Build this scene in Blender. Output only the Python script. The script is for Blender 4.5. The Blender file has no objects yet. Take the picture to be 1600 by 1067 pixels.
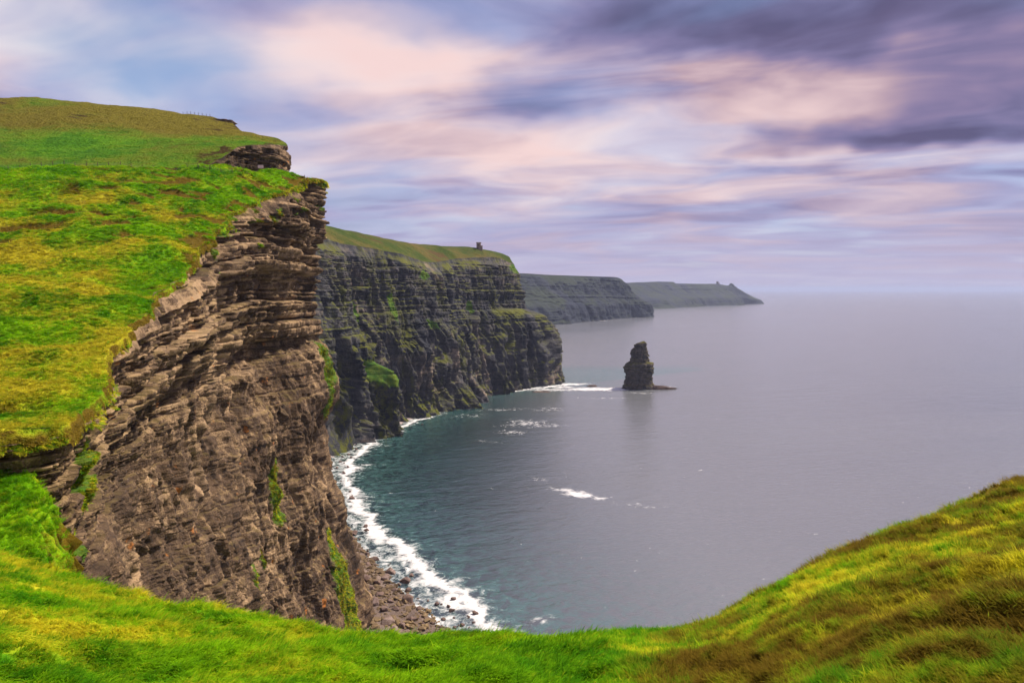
import bpy, bmesh, math, random
import numpy as np
from mathutils import Vector, Matrix
from mathutils.bvhtree import BVHTree

random.seed(7)
scene = bpy.context.scene
COL = scene.collection
R = math.radians

# ------------------------------------------------------------------ camera
CAM_Z = 145.0
FPX = 1067.0
PITCH = math.atan(81.5 / FPX)
cam_data = bpy.data.cameras.new('camera')
cam_data.lens = 24.0
cam_data.sensor_width = 36.0
cam_data.clip_start = 0.1
cam_data.clip_end = 200000.0
cam = bpy.data.objects.new('camera', cam_data)
cam.location = (0, 0, CAM_Z)
cam.rotation_euler = (math.pi / 2 - PITCH, 0, 0)
COL.objects.link(cam)
scene.camera = cam

# ------------------------------------------------------------------ light, exposure
SUN_AZ, SUN_EL = R(60), R(55)          # azimuth from +Y towards +X
scene.view_settings.view_transform = 'Standard'
scene.view_settings.look = 'None'
scene.view_settings.exposure = 0.75
scene.view_settings.gamma = 1.0
scene.view_settings.use_curve_mapping = False
scene.cycles.use_denoising = True
scene.cycles.use_adaptive_sampling = True
scene.cycles.adaptive_threshold = 0.02
scene.cycles.max_bounces = 5
scene.cycles.diffuse_bounces = 2
scene.cycles.glossy_bounces = 2
scene.cycles.transmission_bounces = 2
scene.cycles.volume_bounces = 0
scene.cycles.transparent_max_bounces = 4
scene.cycles.sample_clamp_indirect = 4.0

sun_data = bpy.data.lights.new('sun', 'SUN')
sun_data.energy = 4.6
sun_data.angle = R(7)
sun_data.color = (1.0, 0.87, 0.72)
sun = bpy.data.objects.new('sun', sun_data)
to_sun = Vector((math.sin(SUN_AZ) * math.cos(SUN_EL), math.cos(SUN_AZ) * math.cos(SUN_EL), math.sin(SUN_EL)))
sun.rotation_euler = to_sun.to_track_quat('Z', 'Y').to_euler()
sun.location = (200, 100, 400)
COL.objects.link(sun)


# ------------------------------------------------------------------ node helper
class NT:
    def __init__(s, tree):
        s.t = tree
        s.n = tree.nodes
        s.l = tree.links

    def add(s, typ, ins=None, **props):
        nd = s.n.new(typ)
        for k, v in props.items():
            setattr(nd, k, v)
        for k, v in (ins or {}).items():
            sock = nd.inputs[k]
            if hasattr(v, 'links') and not hasattr(v, 'inputs'):
                s.l.new(v, sock)
            else:
                sock.default_value = v
        return nd

    def math(s, op, a, b=0.0, clamp=False):
        return s.add('ShaderNodeMath', {0: a, 1: b}, operation=op, use_clamp=clamp).outputs[0]

    def vmath(s, op, a, b=(0, 0, 0), out=0):
        return s.add('ShaderNodeVectorMath', {0: a, 1: b}, operation=op).outputs[out]

    def ramp(s, v, lo, hi, a=0.0, b=1.0, smooth=True):
        return s.add('ShaderNodeMapRange', {0: v, 1: lo, 2: hi, 3: a, 4: b},
                     interpolation_type='SMOOTHSTEP' if smooth else 'LINEAR').outputs[0]

    def noise(s, vec, scale, detail=3.0, rough=0.55, dist=0.0, color=False):
        nd = s.add('ShaderNodeTexNoise', {'Vector': vec, 'Scale': scale, 'Detail': detail,
                                          'Roughness': rough, 'Distortion': dist})
        return nd.outputs[1 if color else 0]

    def mix(s, f, a, b):
        nd = s.add('ShaderNodeMix', data_type='RGBA')
        for i, v in ((0, f), (6, a), (7, b)):
            if hasattr(v, 'links') and not hasattr(v, 'inputs'):
                s.l.new(v, nd.inputs[i])
            else:
                nd.inputs[i].default_value = v if i == 0 else (*v[:3], 1.0)
        return nd.outputs[2]

    def scale(s, vec, xyz):
        return s.add('ShaderNodeVectorMath', {0: vec, 1: xyz}, operation='MULTIPLY').outputs[0]


def srgb(r, g, b):
    f = lambda c: (c / 255 / 12.92) if c / 255 <= 0.04045 else ((c / 255 + 0.055) / 1.055) ** 2.4
    return (f(r), f(g), f(b))


# ------------------------------------------------------------------ sky: Nishita above layered evening cloud
def pix_dir(px, py):
    v = Vector(((px - 800) / FPX, math.cos(PITCH) + (533.5 - py) / FPX * math.sin(PITCH),
                -math.sin(PITCH) + (533.5 - py) / FPX * math.cos(PITCH)))
    return v.normalized()


world = bpy.data.worlds.new('World')
scene.world = world
world.use_nodes = True
world.cycles.sampling_method = 'MANUAL'
world.cycles.sample_map_resolution = 256
w = NT(world.node_tree)
for nd in list(w.n):
    w.n.remove(nd)
wout = w.add('ShaderNodeOutputWorld')
sky = w.add('ShaderNodeTexSky', sky_type='NISHITA', sun_disc=False, sun_elevation=SUN_EL, sun_rotation=SUN_AZ,
            altitude=100.0, air_density=1.0, dust_density=0.3, ozone_density=1.6)
dirv = w.add('ShaderNodeTexCoord').outputs['Generated']
sep = w.add('ShaderNodeSeparateXYZ', {0: dirv})
dz = w.math('MAXIMUM', sep.outputs[2], 0.0)
# cloud deck: directions projected on a level layer, softened towards the horizon
inv = w.math('DIVIDE', 1.0, w.math('ADD', dz, 0.10))
flat = w.add('ShaderNodeCombineXYZ', {0: w.math('MULTIPLY', sep.outputs[0], inv),
                                      1: w.math('MULTIPLY', sep.outputs[1], inv), 2: 0.0}).outputs[0]
rotd = w.add('ShaderNodeVectorRotate', {'Vector': flat, 'Angle': R(16)}, rotation_type='Z_AXIS').outputs[0]
streak = w.scale(rotd, (0.62, 1.0, 1.0))
warp = w.noise(streak, 1.1, 2.0, 0.5, color=True)
streak = w.vmath('ADD', streak, w.scale(w.vmath('SUBTRACT', warp, (0.5, 0.5, 0.5)), (0.9, 0.8, 0)))
n_big = w.noise(streak, 1.15, 2.0, 0.45)
n_mid = w.noise(w.vmath('ADD', streak, (13.1, 4.7, 0)), 2.6, 4.0, 0.5)
n_hi = w.noise(w.vmath('ADD', streak, (3.7, 21.3, 2)), 1.7, 3.0, 0.5)
# irregular edges for the large masses below
wob = w.scale(w.vmath('SUBTRACT', w.noise(w.scale(dirv, (1.0, 1.0, 1.7)), 6.0, 3.0, 0.55, color=True), (0.5, 0.5, 0.5)), (0.22, 0.1, 0.13))
dirw = w.vmath('ADD', dirv, wob)


def blob(px, py, wx, wz):
    d = w.vmath('SUBTRACT', dirw, tuple(pix_dir(px, py)))
    d = w.scale(d, (1067.0 / wx, 1067.0 / wx * 0.6, 1067.0 / wz))
    ln = w.vmath('LENGTH', d, out=1)
    return w.ramp(ln, 0.0, 1.6, 1.0, 0.0)


def bsum(lst):
    acc = None
    for a in lst:
        v = w.math('MULTIPLY', blob(*a[:4]), a[4])
        acc = v if acc is None else w.math('ADD', acc, v)
    return acc


lum_b = bsum([(600, 105, 170, 70, 0.50), (1330, 175, 230, 40, 0.16), (860, 240, 260, 50, 0.22), (900, 300, 330, 40, 0.14),
              (940, 95, 210, 60, -0.16), (1530, 150, 150, 45, -0.50), (1520, 0, 330, 45, -0.42), (1120, 15, 240, 45, -0.26),
              (1400, 225, 210, 20, -0.30), (40, 30, 170, 110, 0.42), (1300, 262, 280, 14, 0.14), (800, 165, 110, 30, -0.16), (500, 245, 130, 30, 0.12),
              (1400, 95, 230, 50, -0.06)])
warm_b = bsum([(600, 105, 190, 80, 0.85), (1380, 100, 330, 80, 0.85), (860, 230, 280, 60, 0.40), (1320, 185, 280, 45, 0.45), (520, 285, 60, 40, 0.3), (1000, 60, 260, 60, 0.35), (950, 300, 340, 50, 0.25)])
blue_b = bsum([(230, 95, 140, 80, 0.75), (420, 225, 170, 70, 0.25), (700, 15, 150, 40, 0.35), (840, 155, 110, 35, 0.25)])
lum = w.math('ADD', w.math('ADD', w.math('MULTIPLY', w.math('SUBTRACT', n_big, 0.5), 0.95),
                           w.math('MULTIPLY', w.math('SUBTRACT', n_mid, 0.5), 1.0)), 0.53)
lum = w.math('ADD', w.math('MULTIPLY', w.math('SUBTRACT', lum, 0.5), w.ramp(dz, 0.0, 0.2, 0.3, 1.0)), 0.5)
lum = w.math('ADD', lum, lum_b)
warm = w.math('ADD', w.ramp(n_hi, 0.45, 0.68, 0.0, 0.6), warm_b, clamp=True)
warm = w.math('MULTIPLY', warm, w.ramp(lum, 0.10, 0.5, 0.2, 1.0))
cr = w.add('ShaderNodeValToRGB', {0: lum})
els = cr.color_ramp.elements
stops = [(0.0, srgb(90, 90, 126)), (0.27, srgb(132, 131, 174)), (0.5, srgb(170, 170, 208)), (0.74, srgb(206, 199, 220)),
         (1.0, srgb(242, 232, 234))]
els[0].position, els[0].color = stops[0][0], (*stops[0][1], 1)
els[1].position, els[1].color = stops[-1][0], (*stops[-1][1], 1)
for p, c in stops[1:-1]:
    e = els.new(p)
    e.color = (*c, 1)
warm_c = w.mix(w.ramp(lum, 0.1, 0.95), srgb(140, 114, 148), srgb(246, 216, 214))
cloud = w.mix(warm, cr.outputs[0], warm_c)
skyblue = w.scale(sky.outputs[0], (0.125, 0.125, 0.135))
cover = w.math('SUBTRACT', 1.0, w.math('ADD', blue_b, w.ramp(n_hi, 0.5, 0.3, 0.0, 0.35), clamp=True))
cover = w.ramp(cover, 0.0, 1.0, 0.15, 1.0, smooth=False)
full = w.mix(cover, skyblue, cloud)
veil = w.ramp(dz, 0.0, 0.13, 0.72, 0.0)
full = w.mix(veil, full, srgb(196, 188, 214))
SKY_GAIN = 0.60
bg = w.add('ShaderNodeBackground', {'Color': full, 'Strength': SKY_GAIN})
w.l.new(bg.outputs[0], wout.inputs[0])

# ------------------------------------------------------------------ numeric noise
_rng = np.random.RandomState(11)
_perm = np.concatenate([_rng.permutation(256)] * 3).astype(np.int32)
_g = _rng.normal(size=(256, 3)).astype(np.float32)
_g /= np.linalg.norm(_g, axis=1)[:, None]


def perlin(x, y, z):
    x, y, z = np.broadcast_arrays(x, y, z)
    x = x.astype(np.float32); y = y.astype(np.float32); z = z.astype(np.float32)
    xi = np.floor(x); yi = np.floor(y); zi = np.floor(z)
    fx, fy, fz = x - xi, y - yi, z - zi
    X = xi.astype(np.int32) & 255; Y = yi.astype(np.int32) & 255; Z = zi.astype(np.int32) & 255
    u = fx * fx * fx * (fx * (fx * 6 - 15) + 10)
    v = fy * fy * fy * (fy * (fy * 6 - 15) + 10)
    t = fz * fz * fz * (fz * (fz * 6 - 15) + 10)
    out = np.zeros_like(x)
    for i in (0, 1):
        wx = u if i else 1 - u
        a = _perm[(X + i) & 255]
        for j in (0, 1):
            wy = v if j else 1 - v
            b = _perm[a + ((Y + j) & 255)]
            for k in (0, 1):
                wz = t if k else 1 - t
                g = _g[_perm[b + ((Z + k) & 255)]]
                out += wx * wy * wz * (g[..., 0] * (fx - i) + g[..., 1] * (fy - j) + g[..., 2] * (fz - k))
    return out * 1.5


def fbm(x, y, z, octv=4, gain=0.5, lac=2.03):
    s = 0.0
    a = 1.0
    for o in range(octv):
        s = s + a * perlin(x + 17.3 * o, y - 9.1 * o, z + 5.7 * o)
        x, y, z = x * lac, y * lac, z * lac
        a *= gain
    return s


def ridged(x, y, z, octv=3, gain=0.5):
    s = 0.0
    a = 1.0
    for o in range(octv):
        s = s + a * (1 - 2 * np.abs(perlin(x + 7.7 * o, y + 3.1 * o, z - 8.3 * o)))
        x, y, z = x * 2.1, y * 2.1, z * 2.1
        a *= gain
    return s


def hsh(a, b=0):
    v = np.sin(np.asarray(a, dtype=np.float64) * 127.1 + np.asarray(b, dtype=np.float64) * 311.7 + 4.7) * 43758.5453
    return (v - np.floor(v)).astype(np.float32)


def worley(x, y):
    xi = np.floor(x); yi = np.floor(y)
    f1 = np.full(x.shape, 9.0, np.float32); f2 = f1.copy(); idv = np.zeros(x.shape, np.float32)
    for i in (-1, 0, 1):
        for j in (-1, 0, 1):
            cx = xi + i; cy = yi + j
            d = np.hypot(cx + hsh(cx, cy) - x, cy + hsh(cx + 31, cy + 57) - y).astype(np.float32)
            near = d < f1
            f2 = np.where(near, f1, np.minimum(f2, d))
            idv = np.where(near, hsh(cx + 91, cy - 13), idv)
            f1 = np.where(near, d, f1)
    return f1, f2, idv


def sstep(a, b, x):
    t = np.clip((x - a) / (b - a), 0, 1)
    return t * t * (3 - 2 * t)


def pt(px, py, Y):
    """the point at depth Y on the line of sight through a pixel of the 1600 px photograph"""
    d = pix_dir(px, py)
    k = Y / d.y
    return np.array((d.x * k, Y, CAM_Z + d.z * k))


def sea_pt(px, py):
    d = pix_dir(px, py)
    k = -CAM_Z / d.z
    return np.array((d.x * k, d.y * k, 0.0))


def catmull(ts, vals, t):
    """smooth interpolation (pchip-like, no overshoot) of columns of vals at knots ts"""
    ts = np.asarray(ts, float); vals = np.asarray(vals, float)
    if vals.ndim == 1:
        vals = vals[:, None]
    h = np.diff(ts)[:, None]
    dlt = np.diff(vals, axis=0) / h
    m = np.zeros_like(vals)
    m[1:-1] = np.where(dlt[1:] * dlt[:-1] > 0, 2 * dlt[1:] * dlt[:-1] / (dlt[1:] + dlt[:-1] + 1e-12), 0)
    m[0] = dlt[0]; m[-1] = dlt[-1]
    i = np.clip(np.searchsorted(ts, t, side='right') - 1, 0, len(ts) - 2)
    hh = h[i]; u = ((t - ts[i])[:, None]) / hh
    return ((2 * u**3 - 3 * u**2 + 1) * vals[i] + (u**3 - 2 * u**2 + u) * hh * m[i]
            + (-2 * u**3 + 3 * u**2) * vals[i + 1] + (u**3 - u**2) * hh * m[i + 1])


class RBF:
    def __init__(s, pts, smooth=0.0):
        P = np.asarray(pts, float)
        s.c = P[:, :2]; s.sc = 100.0
        n = len(P)
        A = np.zeros((n + 3, n + 3))
        d = np.linalg.norm(s.c[:, None] - s.c[None], axis=2) / s.sc
        A[:n, :n] = s.k(d) + np.eye(n) * smooth
        A[:n, n] = 1; A[:n, n + 1:] = s.c / s.sc
        A[n:, :n] = A[:n, n:].T
        s.w = np.linalg.solve(A, np.concatenate([P[:, 2], np.zeros(3)]))

    def k(s, d):
        return d * 1.0

    def __call__(s, x, y):
        q = np.stack([x.ravel(), y.ravel()], 1)
        out = np.empty(len(q))
        for a in range(0, len(q), 60000):
            b = q[a:a + 60000]
            d = np.linalg.norm(b[:, None] - s.c[None], axis=2) / s.sc
            n = len(s.c)
            out[a:a + 60000] = s.k(d) @ s.w[:n] + s.w[n] + b / s.sc @ s.w[n + 1:]
        return out.reshape(x.shape)


# ------------------------------------------------------------------ mesh helpers
def link(name, me, mat=None, parent=None):
    o = bpy.data.objects.new(name, me)
    COL.objects.link(o)
    if mat is not None and me is not None and not me.materials:
        me.materials.append(mat)
    if parent is not None:
        o.parent = parent
    return o


def tag(o, label=None, cat=None, group=None, kind=None):
    for k, v in (('label', label), ('category', cat), ('group', group), ('kind', kind)):
        if v:
            o[k] = v
    return o


def grid_mesh(name, P, attrs=None, wrap=False, smooth=True, flip=False, face_ok=None):
    r, c = P.shape[:2]
    idx = np.arange(r * c, dtype=np.int32).reshape(r, c)
    if wrap:
        idx = np.concatenate([idx, idx[:, :1]], 1)
    q = np.stack([idx[:-1, :-1], idx[:-1, 1:], idx[1:, 1:], idx[1:, :-1]], -1).reshape(-1, 4)
    if face_ok is not None:
        q = q[face_ok.ravel()]
    if flip:
        q = q[:, ::-1]
    q = np.ascontiguousarray(q)
    me = bpy.data.meshes.new(name)
    me.vertices.add(r * c)
    me.vertices.foreach_set('co', np.ascontiguousarray(P, dtype=np.float32).ravel())
    me.loops.add(q.size)
    me.loops.foreach_set('vertex_index', q.ravel())
    me.polygons.add(len(q))
    me.polygons.foreach_set('loop_start', np.arange(0, q.size, 4, dtype=np.int32))
    me.update(calc_edges=True)
    me.polygons.foreach_set('use_smooth', np.full(len(q), smooth, dtype=bool))
    for k, v in (attrs or {}).items():
        a = me.attributes.new(k, 'FLOAT', 'POINT')
        a.data.foreach_set('value', np.ascontiguousarray(v, dtype=np.float32).ravel())
    me.update()
    return me


def poly_mesh(name, V, F, smooth=False):
    me = bpy.data.meshes.new(name)
    me.from_pydata([tuple(map(float, v)) for v in V], [], F)
    me.polygons.foreach_set('use_smooth', np.full(len(F), smooth, dtype=bool))
    me.update()
    return me


def box_bm(bm, cx, cy, cz, sx, sy, sz, rot=0.0):
    m = Matrix.Translation((cx, cy, cz)) @ Matrix.Rotation(rot, 4, 'Z') @ Matrix.Diagonal((sx, sy, sz, 1))
    return bmesh.ops.create_cube(bm, size=1.0, matrix=m)


def bm_mesh(name, bm):
    me = bpy.data.meshes.new(name)
    bm.to_mesh(me)
    bm.free()
    return me


# ------------------------------------------------------------------ materials
def new_mat(name, rough=0.9, spec=0.2):
    m = bpy.data.materials.new(name)
    m.use_nodes = True
    t = NT(m.node_tree)
    b = m.node_tree.nodes['Principled BSDF']
    b.inputs['Roughness'].default_value = rough
    b.inputs['Specular IOR Level'].default_value = spec
    pos = t.add('ShaderNodeNewGeometry')
    return m, t, b, pos


def rock_mat(name, dark, mid, light, size=1.0, moss=(0.06, 0.085, 0.012), moss_slope=(0.45, 0.75), moss_amt=1.0,
             lichen=(0.34, 0.33, 0.27), lichen_amt=0.5, ochre=0.0, streak_moss=0.0, fine=1.0, bump=0.35, grass=(0.07, 0.16, 0.012), tone_amt=0.30, bedc=0.42):
    m, t, b, geo = new_mat(name, 0.92, 0.15)
    p = t.scale(geo.outputs['Position'], (1 / size,) * 3)
    n1 = t.noise(p, 0.035, 3, 0.55)
    bed = t.noise(t.scale(p, (0.03, 0.03, 1.0)), 0.75, 4, 0.65)
    vert = t.noise(t.scale(p, (1.0, 1.0, 0.12)), 0.35, 4, 0.6)
    f = t.noise(p, 1.1, 5, 0.68)
    ff = t.noise(p, 3.6, 3, 0.75)
    v = t.math('ADD', t.math('MULTIPLY', bed, bedc), t.math('ADD', t.math('MULTIPLY', f, 0.36), t.math('MULTIPLY', vert, 0.28)))
    v = t.math('ADD', v, t.math('MULTIPLY', t.math('SUBTRACT', ff, 0.5), 0.25 * fine))
    v = t.math('ADD', v, t.math('MULTIPLY', t.math('SUBTRACT', n1, 0.5), 0.3))
    tn = t.add('ShaderNodeAttribute', attribute_name='tone').outputs['Fac']
    v = t.math('ADD', v, t.math('MULTIPLY', tn, tone_amt))
    c = t.mix(t.ramp(v, 0.32, 0.55), dark, mid)
    c = t.mix(t.ramp(v, 0.52, 0.74), c, light)
    # hue drift between grey and brown beds
    c = t.mix(t.math('MULTIPLY', t.ramp(t.noise(p, 0.09, 2), 0.42, 0.66), 0.45), c, tuple(np.array(mid) * np.array((0.78, 0.84, 0.98))))
    if lichen_amt:
        lm = t.math('MULTIPLY', t.ramp(t.noise(p, 2.2, 5, 0.7), 0.60, 0.72), t.ramp(t.noise(t.scale(p, (0.1, 0.1, 1)), 0.5, 2), 0.45, 0.62))
        c = t.mix(t.math('MULTIPLY', lm, lichen_amt), c, lichen)
    if ochre:
        om = t.math('MULTIPLY', t.ramp(t.noise(p, 0.22, 3, 0.6), 0.66, 0.74), ochre)
        c = t.mix(om, c, (0.42, 0.15, 0.03))
    nz = t.add('ShaderNodeSeparateXYZ', {0: geo.outputs['Normal']}).outputs[2]
    mo = t.noise(p, 0.10, 4, 0.6)
    mm = t.math('MULTIPLY', t.ramp(t.math('ADD', nz, t.math('MULTIPLY', t.math('SUBTRACT', f, 0.5), 0.8)), *moss_slope),
                t.ramp(mo, 0.38, 0.56))
    mm = t.math('MULTIPLY', mm, moss_amt)
    if streak_moss:
        sm = t.math('MULTIPLY', t.ramp(t.noise(t.scale(p, (1, 1, 0.16)), 0.13, 4, 0.6), 0.50, 0.64), t.ramp(t.noise(p, 0.9, 4, 0.7), 0.42, 0.6))
        mm = t.math('MAXIMUM', mm, t.math('MULTIPLY', sm, streak_moss))
    mossc = t.mix(t.noise(p, 0.5, 3), moss, tuple(np.array(moss) * (1.7, 1.25, 0.9)))
    c = t.mix(mm, c, mossc)
    att = t.add('ShaderNodeAttribute', attribute_name='grass').outputs['Fac']
    gm = t.ramp(t.math('ADD', att, t.math('MULTIPLY', t.math('SUBTRACT', f, 0.5), 0.9)), 0.42, 0.58)
    gc = t.mix(t.ramp(t.noise(p, 0.8, 4, 0.65), 0.35, 0.65), grass, tuple(np.array(grass) * (2.4, 1.35, 1.2)))
    c = t.mix(gm, c, gc)
    t.l.new(c, b.inputs['Base Color'])
    h = t.math('ADD', t.math('MULTIPLY', f, 1.0), t.math('MULTIPLY', ff, 0.35))
    h = t.math('ADD', h, t.math('MULTIPLY', bed, 0.6))
    bp = t.add('ShaderNodeBump', {'Height': h, 'Strength': bump, 'Distance': 0.8 * size})
    t.l.new(bp.outputs[0], b.inputs['Normal'])
    return m


def turf_mat(name, green, lime, straw, brown, size=1.0, bump=0.6, straw_bias=0.0, brown_bias=0.0, is_blade=False, kr=(0.95, 1.7)):
    m, t, b, geo = new_mat(name, 0.9, 0.03)
    p = t.scale(geo.outputs['Position'], (1 / size,) * 3)
    big = t.noise(p, 0.07, 3, 0.55, 0.4)
    mid = t.noise(p, 0.35, 4, 0.6, 0.5)
    fine = t.noise(t.scale(p, (1, 1, 1.5)), 2.2, 5, 0.68)
    tiny = t.noise(p, 9.0, 3, 0.6)
    c = t.mix(t.ramp(t.math('ADD', t.math('MULTIPLY', mid, 0.6), t.math('MULTIPLY', fine, 0.4)), 0.36, 0.62), green, lime)
    sv = t.math('ADD', t.math('MULTIPLY', big, 0.45), t.math('ADD', t.math('MULTIPLY', mid, 0.3), t.math('MULTIPLY', fine, 0.25)))
    at = 'INSTANCER' if is_blade else 'GEOMETRY'
    sa = t.add('ShaderNodeAttribute', attribute_name='straw', attribute_type=at).outputs['Fac']
    sv = t.math('ADD', sv, t.math('MULTIPLY', sa, 0.16))
    c = t.mix(t.ramp(t.math('ADD', sv, straw_bias), 0.43, 0.66), c, straw)
    bv = t.math('ADD', t.math('MULTIPLY', t.noise(p, 0.18, 3, 0.55), 0.6), t.math('MULTIPLY', fine, 0.4))
    ba = t.add('ShaderNodeAttribute', attribute_name='soil', attribute_type=at).outputs['Fac']
    bv = t.math('ADD', t.math('ADD', bv, brown_bias), t.math('MULTIPLY', ba, 0.3))
    c = t.mix(t.ramp(bv, 0.56, 0.78), c, brown)
    if is_blade:
        rnd = t.add('ShaderNodeObjectInfo').outputs['Random']
        k = t.ramp(rnd, 0, 1, kr[0], kr[1], smooth=False)
        c = t.vmath('MULTIPLY', c, t.add('ShaderNodeCombineXYZ', {0: k, 1: k, 2: k}).outputs[0])
    else:
        k = t.ramp(tiny, 0.3, 0.7, 0.8, 1.2)
        c = t.vmath('MULTIPLY', c, t.add('ShaderNodeCombineXYZ', {0: k, 1: k, 2: k}).outputs[0])
        h = t.math('ADD', fine, t.math('MULTIPLY', tiny, 0.4))
        bp = t.add('ShaderNodeBump', {'Height': h, 'Strength': bump, 'Distance': 0.5 * size})
        t.l.new(bp.outputs[0], b.inputs['Normal'])
    t.l.new(c, b.inputs['Base Color'])
    if is_blade:
        tr = t.add('ShaderNodeBsdfTranslucent', {'Color': c})
        mx = t.add('ShaderNodeMixShader', {0: 0.45})
        t.l.new(b.outputs[0], mx.inputs[1]); t.l.new(tr.outputs[0], mx.inputs[2])
        t.l.new(mx.outputs[0], m.node_tree.nodes['Material Output'].inputs['Surface'])
    return m


M_rock = rock_mat('warm_bedded_rock', (0.019, 0.0125, 0.009), (0.098, 0.063, 0.039), (0.36, 0.245, 0.14), 1.0, ochre=0.7, moss_amt=0.28,
                  moss=(0.11, 0.10, 0.02), grass=(0.045, 0.115, 0.012), tone_amt=0.40, bump=0.75, fine=1.9)
M_rockB = rock_mat('dark_sea_cliff_rock', (0.016, 0.019, 0.027), (0.060, 0.058, 0.062), (0.24, 0.185, 0.14), 4.5, moss=(0.060, 0.078, 0.014),
                   streak_moss=0.85, lichen=(0.30, 0.31, 0.27), lichen_amt=0.6, moss_slope=(0.35, 0.65), grass=(0.042, 0.112, 0.012), bump=0.5, tone_amt=0.42, bedc=0.26)
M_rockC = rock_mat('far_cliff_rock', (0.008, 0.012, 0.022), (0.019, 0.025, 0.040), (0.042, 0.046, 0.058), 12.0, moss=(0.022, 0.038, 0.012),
                   streak_moss=0.15, lichen_amt=0.15, moss_slope=(0.45, 0.7), bump=0.5, moss_amt=0.55, grass=(0.018, 0.034, 0.012))  # cool blue cast of the distant light put into the rock colour
M_stack = rock_mat('sea_stack_rock', (0.030, 0.031, 0.036), (0.085, 0.075, 0.066), (0.23, 0.19, 0.14), 2.2, moss=(0.055, 0.06, 0.014),
                   streak_moss=0.25, lichen_amt=0.3, bump=0.4)
M_reef = rock_mat('wet_reef_rock', (0.035, 0.026, 0.024), (0.085, 0.058, 0.050), (0.16, 0.11, 0.09), 1.5, moss_amt=0.0, lichen_amt=0.1)
M_bould = rock_mat('shore_boulder_rock', (0.060, 0.042, 0.036), (0.15, 0.102, 0.085), (0.27, 0.21, 0.185), 1.2, moss_amt=0.0, lichen_amt=0.2)
M_cobb = rock_mat('beach_cobble_rock', (0.040, 0.028, 0.020), (0.15, 0.105, 0.060), (0.36, 0.26, 0.12), 1.6, moss_amt=0.0, lichen_amt=0.25)
M_beach = rock_mat('beach_shingle', (0.06, 0.045, 0.038), (0.15, 0.11, 0.09), (0.30, 0.235, 0.19), 1.2, moss_amt=0.0, lichen_amt=0.2, bump=0.8)

M_shingle = rock_mat('pale_shingle', (0.14, 0.115, 0.11), (0.28, 0.235, 0.22), (0.42, 0.36, 0.34), 2.0, moss_amt=0.0, lichen_amt=0.2, bump=0.8)

GREEN, LIME, STRAW, BROWN = (0.048, 0.185, 0.004), (0.200, 0.390, 0.005), (0.460, 0.415, 0.018), (0.118, 0.080, 0.009)
M_turf = turf_mat('hillside_turf', GREEN, LIME, (0.42, 0.38, 0.02), BROWN, 3.0, bump=0.9)
M_turfhill = turf_mat('upper_hill_turf', (0.040, 0.135, 0.005), (0.095, 0.240, 0.007), (0.140, 0.120, 0.014), (0.060, 0.042, 0.012), 8.0, bump=0.9)
M_turfB = turf_mat('headland_turf', (0.034, 0.055, 0.010), (0.055, 0.075, 0.014), (0.11, 0.08, 0.025), (0.075, 0.045, 0.02), 14.0, bump=0.4)
M_fore = turf_mat('foreground_turf', GREEN, LIME, STRAW, BROWN, 0.8, bump=0.5)
M_blade = turf_mat('foreground_grass', GREEN, LIME, STRAW, BROWN, 0.8, is_blade=True)
M_tuft = turf_mat('hillside_grass', GREEN, LIME, (0.42, 0.37, 0.022), BROWN, 3.0, is_blade=True, kr=(0.75, 1.7), brown_bias=0.01)

# ------------------------------------------------------------------ a cliffed headland: plan rim + drop profile
def make_beds(z0, z1, tmin, tmax, seed):
    rs = np.random.RandomState(seed)
    out = [z0]
    while out[-1] < z1:
        out.append(out[-1] + tmin + (tmax - tmin) * rs.rand() ** 1.8)
    return np.array(out)


def bedded(s, z, X, Y, beds, size, A_bed, A_blk, warp=1.0):
    zz = z + warp * 0.5 * size * fbm(X / (22 * size), Y / (22 * size), z / (60 * size), 2) + 0.012 * s
    k = np.clip(np.searchsorted(beds, zz), 1, len(beds) - 1)
    lo = beds[k - 1]; th = beds[k] - lo
    f = (zz - lo) / th
    prot = (hsh(k * 1.37) - 0.5) * 2 * A_bed * (0.5 + 0.8 * (perlin(s / (14 * size), k * 3.3, 0.5) + 0.5))
    L = (0.9 + 2.2 * hsh(k * 2.11)) * (0.7 * th + 0.6 * size)
    ss = s / L + hsh(k * 5.3) * 9 + 0.25 * perlin(s / size / 2, z / size / 2, k * 0.1)
    bi = np.floor(ss); fb = ss - bi
    rb = hsh(bi, k)
    blk = (rb - 0.5) * A_blk - np.where(rb < 0.16, A_blk * 0.9, 0)
    e = np.minimum(np.minimum(fb, 1 - fb) * L, np.minimum(f, 1 - f) * th * 1.3)
    groove = -0.45 * A_blk * np.exp(-(e / (0.16 * size)) ** 2)
    # a slab's upper half stands a little prouder than its lower half
    return prot + blk + groove + 0.25 * A_bed * (f - 0.5), 0.55 * hsh(bi + 3, k + 11) + 0.45 * hsh(k * 3.7)


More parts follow.
